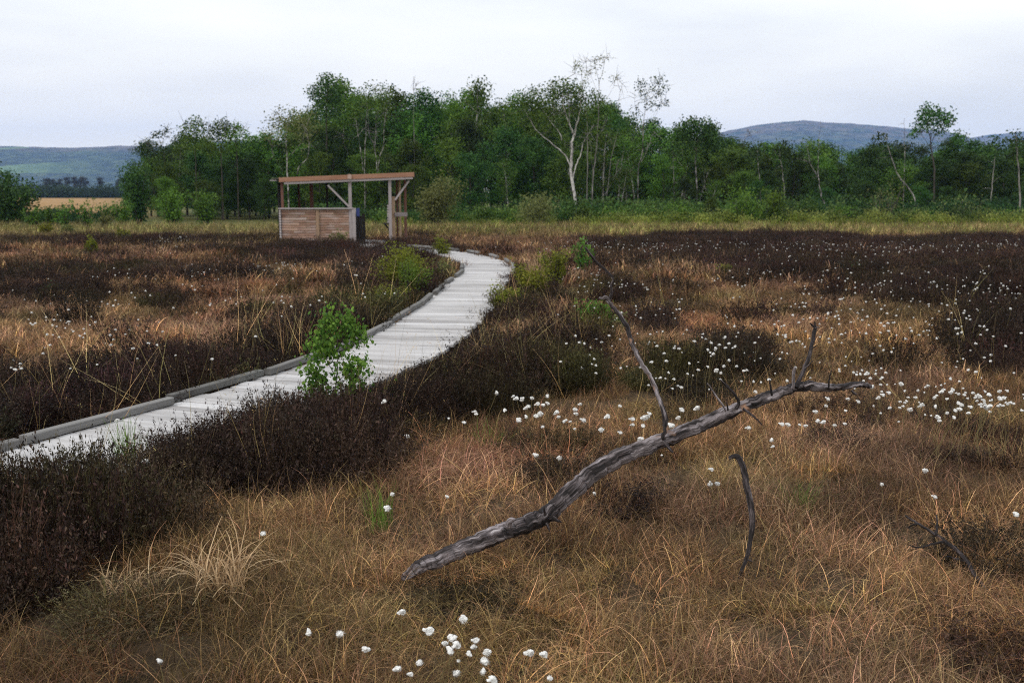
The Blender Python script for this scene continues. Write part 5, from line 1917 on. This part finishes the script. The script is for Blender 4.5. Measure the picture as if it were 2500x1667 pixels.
def cotton_label(u, v, Y):
    if v > 1380:
        if u < 860:
            return 'scattered white cotton grass head in the grass below the bleached tussock', 'cotton heads at lower left'
        if u > 1190:
            return 'white cotton grass head standing apart right of the bottom cluster', 'cotton heads right of the bottom cluster'
        return 'fluffy white cotton grass head in the bottom cluster below the dead branch', 'cotton heads in the bottom cluster'
    if u < 1000 and v > 880:
        return 'lone white cotton grass head at the edge of the big heather mound', 'lone cotton heads by the heather mound'
    if v > 990 and u < 1420:
        return 'single white cotton grass head in the open grass left of the dead branch', 'cotton heads left of the dead branch'
    if v > 1000:
        return 'single white cotton grass head in the brown grass around the hooked stick', 'cotton heads around the hooked stick'
    if v > 885 and u < 1640:
        return 'white cotton grass head in the drift behind the dead branch', 'cotton heads in the drift behind the branch'
    if u > 1640 and v > 930 and u < 1960:
        return 'white cotton grass head in the short row below the broken branch tip', 'cotton heads below the broken branch tip'
    if u > 1850 and v > 800:
        return 'white cotton grass head in the dense patch right of the broken branch tip', 'cotton heads right of the branch tip'
    if u < 1150:
        return 'small white cotton grass head on the bog left of the boardwalk', 'cotton heads left of the boardwalk'
    if u < 1600:
        return 'small white cotton grass head in the grass around the upright side branch', 'cotton heads around the side branch'
    return 'small white cotton grass head spread over the bog behind the dead branch', 'cotton heads spread over the right bog'


for i, (Y, p, s, u, v) in enumerate(items[:300]):
    lab, grp = cotton_label(u, v, Y)
    rz = rng.uniform(0, 6.28)
    if Y < 7.2:
        r = empty('cotton_grass', p)
        h = bpy.data.objects.new('flower_head', ME_NEAR[i % 6])
        st = bpy.data.objects.new('stem', STEMS[i % 4][0])
        for o_ in (h, st):
            COL.objects.link(o_)
            o_.parent = r
        k = s * rng.uniform(.72, .92)
        h.scale = (k, k, k)
        h.rotation_euler = (rng.normal(0, .3), rng.normal(0, .3), 0)
    else:
        r = link('cotton_grass', ME_FAR[i % 3], None, p)
        k = s * .80
        r.scale = (k, k, k)
    r.rotation_euler = (rng.normal(0, .15), rng.normal(0, .15), rng.normal(0, .7) if Y < 7.2 else rz)
    tag(r, lab, 'cotton grass', grp, 'thing')
rest = items[300:]
if rest:
    cc = bpy.data.collections.new('cotton_kinds')
    for i, me in enumerate(ME_FAR):
        cc.objects.link(bpy.data.objects.new('cotton_kind_%d' % i, me))
    n = len(rest)
    scatter('distant_cotton_grass', cc, np.array([q[1] for q in rest]), rng.integers(0, 3, n), rng.uniform(0, 6.28, n), np.array([q[2] for q in rest]) * .82,
            np.ones((n, 3)), label='white specks of distant cotton grass across the bog')

# ------------------------------------------------------------------ render settings
SC.view_settings.view_transform = 'Standard'
SC.view_settings.look = 'None'
SC.view_settings.exposure = 0.3
SC.view_settings.gamma = 1.0
SC.view_settings.use_curve_mapping = False
SC.render.engine = 'CYCLES'
SC.cycles.max_bounces = 5
SC.cycles.diffuse_bounces = 2
SC.cycles.transmission_bounces = 3
SC.cycles.transparent_max_bounces = 6
SC.cycles.volume_bounces = 1
SC.cycles.use_denoising = False
SC.cycles.filter_width = 1.1
print('grass', NG, 'heather', NH, 'cotton', len(items))
